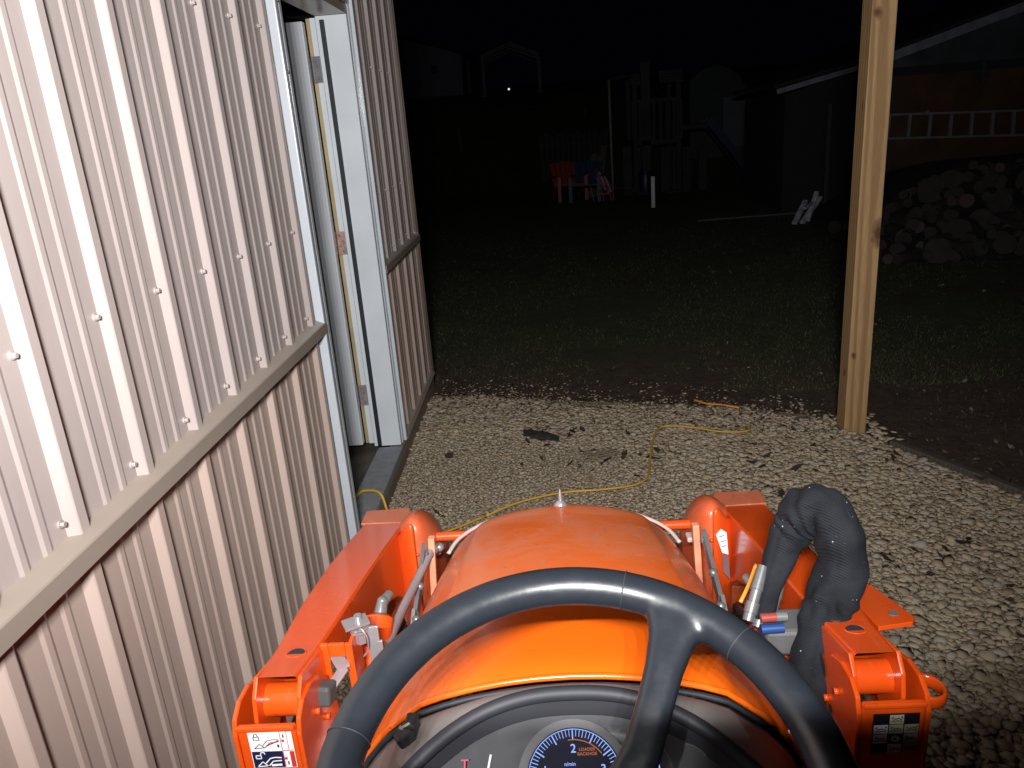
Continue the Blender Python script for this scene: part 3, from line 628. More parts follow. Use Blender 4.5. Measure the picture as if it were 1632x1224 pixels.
# lean-to shed left of the barn
Y = 13; e = empty('lean_to_shed', (4.5, 13, 0), 'dark lean-to shed with a pale sloping roof edge, left of the pine post', 'shed')
a, b = at(1243, 146, Y), at(1332, 116, Y)
MB().bar((a.x-.05, Y, a.z), (b.x+.35, Y, b.z+.05), .05, .075).build('fascia', M['fascia'], e)
MB().prism([(a.x+.1, -.05), (b.x+.3, -.05), (b.x+.3, b.z), (a.x+.1, a.z-.05)], Y+.05, Y+2.5, 'y').build('wall', M['far_dark'], e)
MB().bar((a.x-.1, Y+1.3, a.z+.07), (b.x+.35, Y+1.3, b.z+.13), 2.7, .05).build('roof', M['far_dark'], e)
p = at(1322, 185, Y); MB().box((p.x-.03, Y-.01, 0), (p.x+.03, Y+.045, at(1322, 165, Y).z)).build('corner_board', M['far_grey'], e)
# barn
Y = 12.6; bn = empty('barn', (7, 12.6, 0), 'brown plywood barn with a pale roof edge behind the pine post', 'barn')
xl = at(1412, 200, Y).x; a, b = at(1395, 98, Y), at(1640, 5, Y); sl_ = (b.z-a.z)/(b.x-a.x)
X2 = 12.5; mid = 9.2; zr = a.z+sl_*(mid-a.x)
eave = at(1420, 112, Y).z
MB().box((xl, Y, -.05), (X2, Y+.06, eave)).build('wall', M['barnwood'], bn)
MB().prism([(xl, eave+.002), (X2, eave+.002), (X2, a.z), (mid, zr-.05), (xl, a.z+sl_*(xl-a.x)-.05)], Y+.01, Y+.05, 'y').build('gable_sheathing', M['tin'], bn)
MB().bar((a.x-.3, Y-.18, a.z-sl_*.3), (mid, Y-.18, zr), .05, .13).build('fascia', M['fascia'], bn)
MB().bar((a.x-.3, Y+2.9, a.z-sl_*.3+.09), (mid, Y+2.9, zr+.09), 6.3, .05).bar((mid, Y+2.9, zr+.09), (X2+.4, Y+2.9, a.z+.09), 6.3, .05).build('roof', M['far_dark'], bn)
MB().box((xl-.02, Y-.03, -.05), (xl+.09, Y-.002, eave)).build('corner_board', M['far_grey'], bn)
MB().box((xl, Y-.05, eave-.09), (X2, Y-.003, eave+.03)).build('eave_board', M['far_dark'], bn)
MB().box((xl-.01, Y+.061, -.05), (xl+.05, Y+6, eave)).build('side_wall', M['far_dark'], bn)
p = at(1563, 115, Y); MB().box((p.x-.03, Y-.08, at(1563, 133, Y).z), (p.x+.03, Y-.051, at(1563, 98, Y).z)).build('bracket', M['far_grey'], bn)
# ladder hung on barn wall
ld = empty('ladder', (xl+1, Y-.1, 1.2), 'aluminium ladder hung sideways on the brown barn wall', 'ladder')
LY = Y-.13
a1, b1, a2, b2 = at(1413, 183, LY), at(1632, 176, LY), at(1411, 221, LY), at(1632, 215, LY)
def ext(p, q, k): return p+(q-p)*k
for p, q in ((a1, b1), (a2, b2)): MB().bar(p, ext(p, q, 1.7), .03, .03).build('rail', M['alu'], ld)
for i in range(12):
    t = .01+i*.151
    MB().bar(ext(a2, b2, t)+Vector((0, 0, .0)), ext(a1, b1, t+.012), .035, .045).build('rung', M['alu'], ld)
for t in (.3, 1.2):
    p = ext(a1, b1, t); MB().box((p.x-.02, LY-.0, p.z+.016), (p.x+.02, Y-.001, p.z+.04)).build('hook', M['steel_grey'], ld)
# firewood heap
R_ = random.Random(11)
mounds = []
heap = []
def heap_h(x, y):    # profile of the heap
    return float(np.interp(x-.12*(y-9), [3.45, 3.9, 4.4, 5.0, 5.6, 8], [0, .25, .52, .70, .78, .80]))*min(1, max(0, (y-7.9)/1.5))
def mklog(r, L, mat, x, y, z, az, el):
    d = Vector((math.sin(az)*math.cos(el), -math.cos(az)*math.cos(el), math.sin(el))); c = Vector((x, y, z)); p, q = c-d*L/2, c+d*L/2
    k = 11; pw = R_.choice((2, 2, 2, 2.6)); m = MB(); m.tube([p, q], r, k, power=pw)
    e = m.build('firewood_log', M['bark'], None, 'auto')
    u = d.cross(Vector((0, 0, 1))).normalized(); v_ = u.cross(d); c2 = MB()
    ring = [q+d*.003+(u*math.cos(t)+v_*math.sin(t))*r*.95*(1+.06*math.sin(3*t+x*9)) for t in [2*math.pi*i/14 for i in range(14)]]; c2.add(ring, [tuple(range(14))])
    c2.build('sawn_end', mat, e, fix=False)
    return e
rows = []; tries = 0
while len(rows) < 150 and tries < 6000:
    tries += 1
    y = 8.1+1.9*R_.random()**1.2; x = R_.uniform(3.55, .70*y); hh = heap_h(x, y)
    if hh < .03: continue
    r = R_.uniform(.05, .09) if R_.random() < .72 else R_.uniform(.10, .155)
    z = max(hh-.02+R_.uniform(-.05, .05), r*.8)
    pr_ = (x/y, (z-HC)/y)
    if any(math.hypot(pr_[0]-q[4][0], pr_[1]-q[4][1])*8.8 < (r+q[3])*.72 for q in rows): continue
    rows.append((x, y, z, r, pr_))
LOGS = []
rows.sort(key=lambda q: q[1])
for (x, y, z, r, _) in rows:
    mat = M['logend2'] if R_.random() < .12 else M['logend']
    o = mklog(r, R_.uniform(.35, .45), mat, x, y, z, R_.uniform(-.7, .7)-.45, R_.uniform(-.1, .3))
    big = 'thick' if r > .10 else 'thin' if r < .07 else 'medium'
    lev = 'at the foot' if z < .2 else 'low down' if z < .4 else 'halfway up' if z < .6 else 'near the top'
    side = 'behind the pine post' if x < 4.1 else 'left part' if x < 4.7 else 'middle part' if x < 5.3 else 'right part'
    LOGS.append((o, '%s %s firewood log, %s, %s of heap' % (big, 'pinkish' if mat is M['logend2'] else 'grey', lev, side), x/y))
ORD = 'leftmost,second,third,fourth,fifth,sixth,seventh,eighth,ninth,tenth,eleventh,twelfth,thirteenth,fourteenth,fifteenth,sixteenth'.split(',')
for lb0 in sorted(set(q[1] for q in LOGS)):
    cl = sorted([q for q in LOGS if q[1] == lb0], key=lambda q: q[2])
    for k_, q in enumerate(cl):
        tag(q[0], lb0 if len(cl) == 1 else lb0 + (', leftmost' if k_ == 0 else ', %s from left' % ORD[min(k_, 15)]), 'log', 'split firewood heaped against the barn')
hm = MB()
G = 16; V_ = []
for j in range(G):
    for i in range(G):
        x = 3.3+i*.4; y = 7.8+j*.30; V_.append((x, y, max(-.08, heap_h(x, y)-.10+.05*pnoise(Vector((x*3, y*3, 0))))))
hm.add(V_, [(j*G+i, j*G+i+1, (j+1)*G+i+1, (j+1)*G+i) for j in range(G-1) for i in range(G-1)])
tag(hm.build('bark_debris', M['bark'], None, fix=False), kind='stuff')
# ================================================================== THE TRACTOR
T = empty('tractor', (0, .6, 0), 'orange compact tractor with front loader arms, seen over its steering wheel', 'tractor')
# ---- hood: lofted shell
ST = [(.712, 1.050, .262), (.73, 1.054, .263), (.76, 1.052, .263), (.82, 1.045, .262), (.90, 1.032, .258), (1.0, 1.013, .250), (1.1, .994, .245), (1.2, .971, .240), (1.27, .952, .236), (1.32, .942, .232), (1.352, .931, .227), (1.374, .910, .220), (1.388, .865, .212), (1.392, .80, .206), (1.394, .70, .203)]
SEC = [(0, 0), (.14, .001), (.28, .004), (.42, .009), (.55, .016), (.645, .0235), (.675, .0275), (.70, .034), (.80, .053), (.88, .075), (.94, .103), (.975, .14), (.99, .19), (1.0, .27), (1.0, .40)]
V = []; Fh = []
for (y, z, hw) in ST:
    fr = min(max((y-1.22)/.16, 0), 1)
    half = []
    for (u, dz) in SEC:
        bow = -.030*(u**2)*(1 if y < .8 else max(0, 1-(y-.8)/.1)) if y < .9 else 0
        yy = y - (.062*fr)*(u**2.6) + (0 if y > .8 else -.018*u*u)
        half.append((u*hw, yy, z-dz*(1-.25*fr)))
    V += [(-x, y_, z_) for x, y_, z_ in half[::-1]] + half[1:]
nw = len(SEC)*2-1
Fh = [(j*nw+i, j*nw+i+1, (j+1)*nw+i+1, (j+1)*nw+i) for j in range(len(ST)-1) for i in range(nw-1)]
me = bpy.data.meshes.new('hood'); me.from_pydata(V, [], Fh); hood = link('hood', me, M['hood'], T, True)
sb = hood.modifiers.new('sub', 'SUBSURF'); sb.levels = sb.render_levels = 2; so = hood.modifiers.new('s', 'SOLIDIFY'); so.thickness = .003; so.offset = -1
# rolled lip and rubber seal along the hood's rear edge
def rear(u, dy=0, dz=0):
    hw = .262; d = float(np.interp(abs(u), [s[0] for s in SEC], [s[1] for s in SEC])); return Vector((u*hw, .712-.018*u*u+dy, 1.050-d+dz))
us = [-1+.05*i for i in range(41)]
MB().tube([rear(u*.995, .001, -.001) for u in us], .0038, 8).build('rear_lip', M['hood'], hood, True)
MB().tube([rear(u*.985, -.008, -.006) for u in us], .0035, 8).build('rubber_seal', M['seal'], T, True)
# ornament on the nose
o_ = MB(); o_.tube([(0, 1.340, .925), (0, 1.340, .938), (0, 1.341, .945)], [.017, .013, .006], 16).tube([(0, 1.342, .94), (0, 1.342, .957), (0, 1.342, .968)], [.0048, .0034, .0012], 10)
o_.build('hood_ornament', M['chrome'], T, 'auto')
# headlamp bezels curving round the nose corners
for s in (-1, 1):
    pts = [Vector((s*x, y, z)) for x, y, z in ((.135, 1.385, .893), (.155, 1.378, .892), (.175, 1.366, .889), (.195, 1.350, .885), (.213, 1.330, .879), (.226, 1.30, .871))]
    lampb = MB().tube(catmull([p+Vector((-s*.007, -.004, -.004)) for p in pts], 6), .0042, 10, flat=.75).build('headlamp', M['lamp_rim'], T, True)
    MB().box((min(s*.232, s*.252), 1.29, .868), (max(s*.232, s*.252), 1.315, .878)).build('bracket', M['lamp_rim'], lampb, False, .003)
    # strap post of the front guard
    MB().bar((s*.247, 1.255, .80), (s*.241, 1.262, .923), .012, .016, (0, 1, 0)).build('guard_strap', M['guard_pink'], T, False, .0015)
    b = MB()
    for k, (yy, zz) in enumerate(((1.235, .905), (1.16, .885), (1.10, .86))): b.ball((s*.252, yy, zz), .008, nu=8, nv=6)
    b.bar((s*.252, 1.245, .915), (s*.255, 1.12, .86), .007, .022).bar((s*.257, 1.12, .865), (s*.262, 1.04, .80), .006, .018)
    b.build('guard_hinge', M['galv'], T, 'auto')
MB().cyl((-.36, 1.42, .835), (.36, 1.42, .835), .010, 12).build('guard_crossbar', M['orange'], T, 'auto')
# side grille panels below the shoulders (dusty steel mesh)
for s in (-1, 1):
    m = MB()
    for k in range(9):
        z = .835-.022*k; m.bar((s*.2655, .80, z), (s*.2515, 1.10, z-.012), .003, .012)
    m.build('side_grille', M['steel_grey'], T)
    b = MB()
    for (yy, zz, r) in ((.86, .865, .015), (.93, .84, .018), (1.0, .80, .022), (.90, .78, .02)):
        b.tube([(s*.282, yy-.02, zz), (s*.285, yy+.02, zz-.005)], r*.7, 8).ball((s*.283, yy+.025, zz), r*.6, nu=8, nv=6)
    b.build('hydraulic_fitting', M['galv'], T, 'auto')
# chassis, axle, front wheels
MB().box((-.17, -.3, .30), (.17, 1.38, .62)).box((-.20, .45, .62), (.20, .70, .85)).build('chassis', M['black_plastic'], T, False, .01)
MB().cyl((-.36, 1.22, .27), (.36, 1.22, .27), .04).build('front_axle', M['orange'], T, 'auto')
def wheel(x, y, r, w_, lugs):
    t_ = MB(); t_.tube([(x-w_/2, y, r), (x-w_/2*.92, y, r), (x-w_*.25, y, r), (x+w_*.25, y, r), (x+w_/2*.92, y, r), (x+w_/2, y, r)], [r*.62, r*.93, r*.975, r*.975, r*.93, r*.62], 32)
    for k in range(lugs):
        for s_ in (-1, 1):
            a = 2*math.pi*(k+.5*(s_ > 0))/lugs; a2 = a+.16*s_
            c = Vector((x+s_*w_*.25, y, r)); p0 = Vector((x+s_*.01, y+math.cos(a2)*r*.985, r+math.sin(a2)*r*.985)); p1 = Vector((x+s_*w_*.48, y+math.cos(a)*r*.95, r+math.sin(a)*r*.95))
            t_.bar(p0, p1, .028, .03, (0, math.cos(a), math.sin(a)))
    o = t_.build('wheel', M['tyre'], T, 'auto')
    s_ = 1 if x > 0 else -1
    MB().tube([(x+s_*w_*.2, y, r), (x+s_*w_*.45, y, r), (x+s_*w_*.5, y, r)], [r*.3, r*.58, r*.62], 24).build('rim', M['orange'], o, 'auto'); return o
for s in (-1, 1): wheel(s*.37, 1.22, .27, .17, 16); wheel(s*.46, -.25, .40, .24, 18)
for s in (-1, 1):
    pr = [(-.25+.47*math.cos(t), .40+.45*math.sin(t)) for t in [math.radians(a) for a in range(20, 151, 10)]]; pr2 = [(-.25+.455*math.cos(t), .40+.435*math.sin(t)) for t in [math.radians(a) for a in range(150, 19, -10)]]
    MB().prism(pr+pr2, min(s*.30, s*.58), max(s*.30, s*.58)).build('fender', M['orange'], T, False, .003)
    MB().box((min(s*.36, s*.42), -.56, .45), (max(s*.36, s*.42), -.50, 1.98)).build('roll_bar_upright', M['black_plastic'], T, False, .006)
    MB().box((min(s*.16, s*.34), -.1, .50), (max(s*.16, s*.34), .55, .525)).build('foot_platform', M['black_plastic'], T, False, .004)
MB().box((-.42, -.56, 1.981), (.42, -.50, 2.04)).build('roll_bar_top', M['black_plastic'], T, False, .006)
sq = MB().box((-.22, -.45, .78), (.22, -.05, .86)).build('seat', M['black_plastic'], T, False, .03, seg=4); MB().box((-.22, -.53, .86), (.22, -.45, 1.15)).build('backrest', M['black_plastic'], T, False, .03, seg=4)
lb_ = MB().box((-.215, -.46, 1.955), (.12, -.388, 2.015)).build('light_bar', M['black_plastic'], T, False, .004)
for p in LEDS: MB().cyl((p[0], -.3875, p[2]), (p[0], -.384, p[2]), .016, 14).build('led_lens', M['chrome'], lb_, 'auto')
MB().box((-.10, -.50, 1.975), (-.06, -.461, 1.995)).build('bracket', M['galv'], lb_)

# ---- loader
def yz(P, y): return float(np.interp(y, [p[0] for p in P], [p[1] for p in P]))
TOP = [(.785, 1.006), (.86, .986), (.95, .968), (1.05, .950), (1.15, .931), (1.25, .910), (1.35, .886), (1.44, .864)]
BOT = [(.785, .955), (.86, .938), (.95, .915), (1.02, .893), (1.10, .862), (1.20, .822), (1.30, .775), (1.40, .700), (1.44, .66)]
XO = [(.785, .388), (1.0, .407), (1.2, .412), (1.44, .412)]; XI = [(.785, .338), (1.0, .333), (1.2, .328), (1.44, .325)]
def arm(s):
    Y = [.786+(.655)*i/14 for i in range(15)]; V = []
    for y in Y:
        a, b = s*yz(XO, y), s*yz(XI, y); t, bo = yz(TOP, y), yz(BOT, y)
        V += [(a, y, t), (b, y, t), (b, y, bo), (a, y, bo)]
    Fa = [(i*4+k, i*4+(k+1) % 4, i*4+4+(k+1) % 4, i*4+4+k) for i in range(14) for k in range(4)] + [(56, 57, 58, 59)]
    m = MB(); m.add(V, Fa); o = m.build('loader_arm', M['orange'], T, False, .004, seg=3)
    # side cheeks wrapping the pivot boss
    for xx, w_ in ((.391, .0055), (.3352, .0055)):
        pr = [(.79, 1.004), (.772, .985), (.766, .955), (.772, .925), (.79, .905), (.82, .900), (.86, .925), (.90, .945), (.90, .97), (.86, .985)]
        MB().prism(pr, s*(xx-w_/2), s*(xx+w_/2)).build('pivot_cheek', M['orange'], o, False, .0015)
    MB().cyl((s*.338, .806, .956), (s*.388, .806, .956), .021, 28).build('pivot_boss', M['orange'], o, 'auto')
    # hole in the top plate
    hy = .855; hz = yz(TOP, hy); hx = s*(.362 if s < 0 else .366)
    h = MB(); h.tube([(hx, hy, hz-.004), (hx, hy+.0006, hz+.0009)], .011, 24); h.build('plate_hole', M['dash_dark'], o, 'auto')
    MB().tube([Vector((hx+.0125*math.cos(t), hy+.0125*math.sin(t), hz+.0006-.2*.0125*math.sin(t))) for t in [2*math.pi*k/28 for k in range(29)]], .0012, 6, cap=False).build('hole_rim', M['orange'], o, True)
    return o
armL = arm(-1); armR = arm(1)
# knee casting: outboard plate, bulged inner shell, downward leg
def knee(s):
    # lofted shell, stations across x; each is a YZ outline (front/top/rear)
    X  = [.414, .405, .372, .345, .325, .305, .285, .268, .256, .250]
    ZT = [.850, .854, .855, .860, .885, .908, .904, .880, .845, .80]
    YR = [1.40, 1.395, 1.395, 1.39, 1.375, 1.350, 1.345, 1.365, 1.40, 1.44]   # rear (driver's side) face
    ZB = [.64, .62, .62, .62, .62, .63, .64, .66, .69, .73]
    V = []; K = 14
    for x, zt, yr, zb in zip(X, ZT, YR, ZB):
        yf = 1.50; 
        prof = []
        for k in range(K):
            t = k/(K-1)
            # rear face from bottom up, then over the top to the front
            if t < .55:
                q = t/.55; prof.append((yr + .035*(1-q)**2 + .014*q**4, zb+(zt-.022-zb)*q))
            else:
                q = (t-.55)/.45; a = q*math.pi/2
                prof.append((yr+.014+(yf-yr-.014)*(1-math.cos(a))**.9, zt-.022+.022*math.sin(min(a*2.2, math.pi/2)) - .05*q**3))
        V += [(s*x, y, z) for y, z in prof]
    n_ = len(X); Fk = [(i*K+k, i*K+k+1, (i+1)*K+k+1, (i+1)*K+k) for i in range(n_-1) for k in range(K-1)]
    m = MB(); m.add(V, Fk); m.add([V[k] for k in range(K)], [tuple(range(K))]); m.add([V[(n_-1)*K+k] for k in range(K)], [tuple(range(K))])
    o = m.build('arm_knee', M['knee'], T, True, 0)
    sb = o.modifiers.new('sub', 'SUBSURF'); sb.levels = sb.render_levels = 2
    # flat cap plate with a raised lip
    cap = [(s*.418, 1.432), (s*.418, 1.488), (s*.325, 1.494), (s*.318, 1.47), (s*.322, 1.43), (s*.338, 1.428), (s*.36, 1.430)]
    MB().prism(cap, .862, .868, 'z').build('cap_plate', M['cap'], o, False, .002)
    # curved facing plate between the arm and the bulge
    W_ = [(.336, .866, .63), (.330, .870, .62), (.322, .880, .62), (.313, .894, .615), (.305, .905, .61), (.298, .911, .60), (.293, .909, .60), (.289, .900, .61)]
    yy_ = [1.372, 1.362, 1.353, 1.345, 1.339, 1.335, 1.334, 1.336]
    wb = MB(); n8 = len(W_)
    V8 = [(s*x, y, z) for (x, zt, zb), y in zip(W_, yy_) for z in (zb, zb+(zt-zb)*.5, zt-.008, zt)]
    V8 = [(x, y+(.012 if i % 4 == 3 else 0), z) for i, (x, y, z) in enumerate(V8)]
    wb.add(V8, [(i*4+k, i*4+k+1, i*4+5+k, i*4+4+k) for i in range(n8-1) for k in range(3)])
    wo = wb.build('facing_plate', M['orange'], o, True); so = wo.modifiers.new('s', 'SOLIDIFY'); so.thickness = .006; sb = wo.modifiers.new('sub', 'SUBSURF'); sb.levels = sb.render_levels = 2
    # gusset rib down the inner face
    g = [(1.372, .80), (1.39, .86), (1.40, .74), (1.405, .60), (1.385, .585), (1.362, .63)]
    MB().prism(g, s*.296-.004, s*.296+.004).build('gusset', M['orange'], o, False, .002)
    MB().bar((s*.37, 1.44, .76), (s*.37, 1.85, .30), .055, .10).build('lower_boom', M['orange'], T, False, .006)
    b = MB()
    for zz in (.835, .79, .69): b.ball((s*.290, 1.352+.004*(.83-zz)*10, zz), .004, nu=8, nv=6)
    b.build('rivet', M['orange'], o, True)
    return o
kneeL = knee(-1); kneeR = knee(1)
# lift cylinders
for s in (-1, 1):
    c = MB().tube([(s*.300, .80, .70), (s*.298, .93, .85), (s*.290, 1.015, .925), (s*.2895, 1.02, .930)], [.024, .024, .023, .012], 20).build('lift_cylinder', M['orange'], T, 'auto')
    MB().tube([(s*.2895, 1.018, .926), (s*.286, 1.03, .942), (s*.278, 1.052, .944)], [.011, .009, .007], 12).ball((s*.2855, 1.032, .943), .0095, nu=10, nv=8).build('elbow_fitting', M['galv'], c, 'auto')
# masts
for s in (-1, 1):
    m = MB()
    side = [(.745, .40), (.745, .955), (.752, .974), (.772, .985), (.80, .984), (.83, .972), (.86, .948), (.878, .91), (.885, .86), (.885, .40)]
    mast = m.box((min(s*.334, s*.406), .744, .40), (max(s*.334, s*.406), .751, .968)).build('loader_mast', M['orange'], T, False, .0025)
    for x in (.3305, .4095):
        MB().prism([(y-.002 if y < .8 else y, z) for y, z in side], s*x-.003, s*x+.003).build('side_plate', M['orange'], mast, False, .0016)
    MB().box((min(s*.334, s*.406), .739, .964), (max(s*.334, s*.406), .7435, .971)).build('top_flange', M['orange'], mast, False, .002)
    b = MB()
    for zz, yy in ((.905, .83), (.94, .80)): MB().tube([(s*.3275, yy, zz), (s*.3225, yy, zz)], .0045, 8).build('bolt', M['orange'], mast, 'auto')
    if s > 0:
        MB().cyl((.3260, .855, .935), (.3262, .855, .935), .016).build('slot', M['dash_dark'], mast); MB().cyl((.3260, .815, .90), (.3262, .815, .90), .006).build('slot', M['dash_dark'], mast)
        # outboard ring and tab
        MB().tube([Vector((.435+.019*math.cos(t), .80+.021*math.sin(t), .935)) for t in [2*math.pi*k/28 for k in range(29)]], .0032, 8, cap=False, flat=3).build('tie_ring', M['orange'], mast, True)
# right arm's outboard tab and hoses
tb = [(.400, .865), (.448, .875), (.457, .888), (.446, .99), (.436, 1.02), (.400, 1.035)]
tz = lambda y: yz(TOP, y)
m = MB(); m.add([(x, y, tz(y)-.002) for x, y in tb]+[(x, y, tz(y)-.009) for x, y in tb], [tuple(range(6)), tuple(range(11, 5, -1))]+[(i, (i+1) % 6, 6+(i+1) % 6, 6+i) for i in range(6)]); m.build('side_tab', M['orange'], armR, False, .001)
MB().cyl((.434, .90, tz(.90)-.004), (.434, .90, tz(.90)), .006).build('tab_bolt', M['galv'], armR, 'auto')
MB().cyl((.352, .885, tz(.885)), (.352, .885, tz(.885)+.003), .007, 10).build('rusty_hole', simple('rust', (.10, .03, .015), .9), armR, 'auto')
# left float-lock bracket, lever and linkage
br = MB()
bx0, bx1, by = -.336, -.292, .872
for (a, b, c, d) in ((bx0, bx0+.011, .895, .986), (bx1-.010, bx1, .895, .9855), (bx0+.0112, bx1-.0102, .966, .9857)): br.box((a, by, c), (b, by+.006, d))
brk = br.box((bx1-.006, by+.0062, .90), (bx1-.001, by+.05, .985)).build('lock_bracket', M['orange'], T, False, .0015)
MB().bar(at(533, 1040, .888), at(549, 1066, .862), .018, .003).bar(at(549, 1064, .863), at(524, 1100, .835), .015, .0035).build('lock_lever', M['steel_grey'], brk, False, .001)
MB().bar(at(525, 1096, .842), at(511, 1113, .815), .024, .028).build('lever_grip', M['rubber'], brk, False, .005, seg=3)
b = MB(); cx_, cy_ = -.288, .905; OZ = -.016
b.cyl((cx_, cy_, .965), (cx_, cy_, .990), .009, 6).tube([(cx_, cy_, .984), (cx_, cy_, .988)], .014, 20).tube([(cx_, cy_, .990), (cx_, cy_, .993)], .015, 20).cyl((cx_, cy_, .993), (cx_, cy_, 1.008), .0055, 12)
b.bar((cx_-.018, cy_-.012, .999), (cx_+.012, cy_+.004, .9995), .024, .004)
b.build('lock_bolt', M['chrome'], brk, 'auto')
MB().bar((-.270, .905, .990), (-.266, .890, .92), .006, .016, (1, 0, 0)).bar((-.262, .900, .97), (-.259, .885, .89), .005, .010, (1, 0, 0)).build('link_bar', M['chrome'], brk, False, .0015)
MB().tube(catmull([(cx_+.006, cy_-.014, .997), (cx_+.014, cy_-.018, .985), (cx_+.013, cy_-.018, .965), (cx_+.006, cy_-.02, .955)], 5), .0012, 6).build('cotter_pin', M['chrome'], brk, True)
# long support rod by the hood's left side
rd = [at(700, 872, 1.27), at(684, 884, 1.25), at(640, 975, 1.06), at(592, 1090, .90), at(572, 1224, .74)]
MB().tube(rd, .0062, 8, flat=1.7).build('support_rod', M['steel_grey'], T, True); MB().ball(rd[0], .009).ball(rd[0]+Vector((-.012, -.004, 0)), .008).build('rod_bolt', M['chrome'], T, True)
# dark hoses between hood and arms
for s in (-1, 1):
    m = MB()
    for (pts) in ([(s*.30, .78, .60), (s*.31, .90, .78), (s*.305, 1.02, .84), (s*.30, 1.18, .80)], [(s*.27, .80, .62), (s*.285, .95, .76), (s*.28, 1.12, .80), (s*.275, 1.28, .72)], [(s*.32, .85, .55), (s*.315, 1.0, .70), (s*.30, 1.2, .66)]):
        m.tube(catmull(pts, 5), .011, 8)
    m.build('hydraulic_hose', M['black_plastic'], T, True)
# hydraulic couplers on the right
cb = MB().box((.268, .90, .915), (.345, .955, .955)).build('coupler_block', M['galv'], T, False, .006)
for i, (x, y) in enumerate(((1192, 990), (1207, 1000), (1222, 1004))):
    p = at(x, y, .93); d = Vector((.035, .05, .065)); q = p+d*.9
    b = MB().tube([p, p+d*.12, p+d*.13, p+d*.3, p+d*.31, p+d*.5, p+d*.51, q], [.008, .0085, .0098, .0098, .0078, .0078, .009, .007], 14); b.build('coupler', M['galv'], cb, 'auto')
p = at(1213, 985, .905); MB().cyl(p, p+Vector((.032, 0, .001)), .0062, 14).build('coupler_cap', M['red_cap'], cb, 'auto'); MB().cyl(p+Vector((.02, 0, .001)), p+Vector((.034, 0, .001)), .0065, 14).build('coupler_end', M['chrome'], cb, 'auto')
p = at(1213, 1003, .90); MB().cyl(p, p+Vector((.030, 0, .001)), .0068, 14).build('coupler_cap', M['blue_cap'], cb, 'auto')
for q in ((.262, .985, .93), (.272, 1.0, .94)): pass
MB().tube(catmull([at(1180, 960, 1.0), at(1192, 935, 1.02), at(1205, 900, 1.05)], 5), .003, 8).build('hose_end', M['cord_o'], cb, True)
# sleeve loop
pth = [at(x, y, Y) for x, y, Y in ((1213, 990, .93), (1222, 955, .95), (1234, 915, .97), (1247, 876, .985), (1261, 846, .99), (1276, 825, .985), (1296, 812, .97), (1318, 817, .955), (1332, 840, .945), (1339, 870, .94), (1339, 905, .935), (1330, 940, .925), (1320, 975, .91), (1307, 1012, .895), (1296, 1050, .88), (1290, 1090, .86), (1282, 1130, .84))]
rad = [.013, .016, .019, .023, .029, .034, .0335, .032, .031, .032, .035, .0365, .035, .033, .031, .029, .027]
cp_ = catmull(pth, 8); rr = list(np.interp(np.linspace(0, 16, len(cp_)), range(17), rad))
m = MB(); m.tube(cp_, rr, 40, flat=.8)
V2 = []
for i, v in enumerate(m.v):
    c = cp_[i//40]; d = (Vector(v)-c); a = (i % 40)/40*2*math.pi; s_ = (i//40)/8
    k = 1+.22*pnoise(Vector((s_*1.0, math.cos(a)*1.0, math.sin(a)*1.0)))
    # soft folds in the tight bend
    g_ = math.exp(-((s_-5.2)/1.6)**2); g2 = math.exp(-((s_-12.0)/.9)**2)
    k += g_*.24*(abs(math.sin(s_*3.4+math.cos(a)*1.1+2*pnoise(Vector((s_, a, 0)))))-.6)
    k += g2*.26*pnoise(Vector((s_*2.4, math.cos(a)*2, 8)))
    k -= .07*math.exp(-((abs((a-1.9+math.pi) % (2*math.pi)-math.pi))/.10)**2)    # seam line
    V2.append(c+d*k)
m.v = [tuple(v) for v in V2]
slv = m.build('hose_sleeve', M['sleeve'], T, True); sb = slv.modifiers.new('sub', 'SUBSURF'); sb.levels = sb.render_levels = 1
sm = [c+Vector((0, 0, 0)) for c in cp_]
flp = MB(); fp = [cp_[int(i)] for i in np.linspace(34, 78, 16)]; 
for i in range(15): pass
# raised welt where the sleeve is lapped over itself
wl = []
for i in range(40, 84, 2):
    T_ = (cp_[i+1]-cp_[i-1]).normalized(); view = (Vector((0, 0, HC))-cp_[i]).normalized(); side = T_.cross(view).normalized()
    out = (view*.62+side*(-.78)).normalized(); wl.append(cp_[i]+out*rr[i]*.86)
MB().tube(wl, .0035, 8, flat=1).build('sleeve_welt', M['sleeve'], slv, True)

# ---- steering wheel
WC = Vector((.004, .434, 1.179)); tt, ww = .317, .114
WA = Vector((math.cos(ww), math.sin(ww), 0)); WB = Vector((-math.sin(ww)*math.cos(tt), math.cos(ww)*math.cos(tt), math.sin(tt))); WN = WA.cross(WB)
WR, Wr = .180, .0172
def wp(x, y, z=0): return WC+WA*x+WB*y+WN*z
sw = MB()
for k in range(144): pass
ring = [wp(WR*math.cos(t), WR*math.sin(t)) for t in [2*math.pi*k/144 for k in range(144)]]
V = []; 
for k in range(144):
    t = 2*math.pi*k/144; rad_ = (WA*math.cos(t)+WB*math.sin(t))
    for j in range(24):
        a = 2*math.pi*j/24; V.append(WC+rad_*(WR+Wr*math.cos(a))+WN*Wr*math.sin(a)*.95)
sw.add(V, [(k*24+j, ((k+1) % 144)*24+j, ((k+1) % 144)*24+(j+1) % 24, k*24+(j+1) % 24) for k in range(144) for j in range(24)])
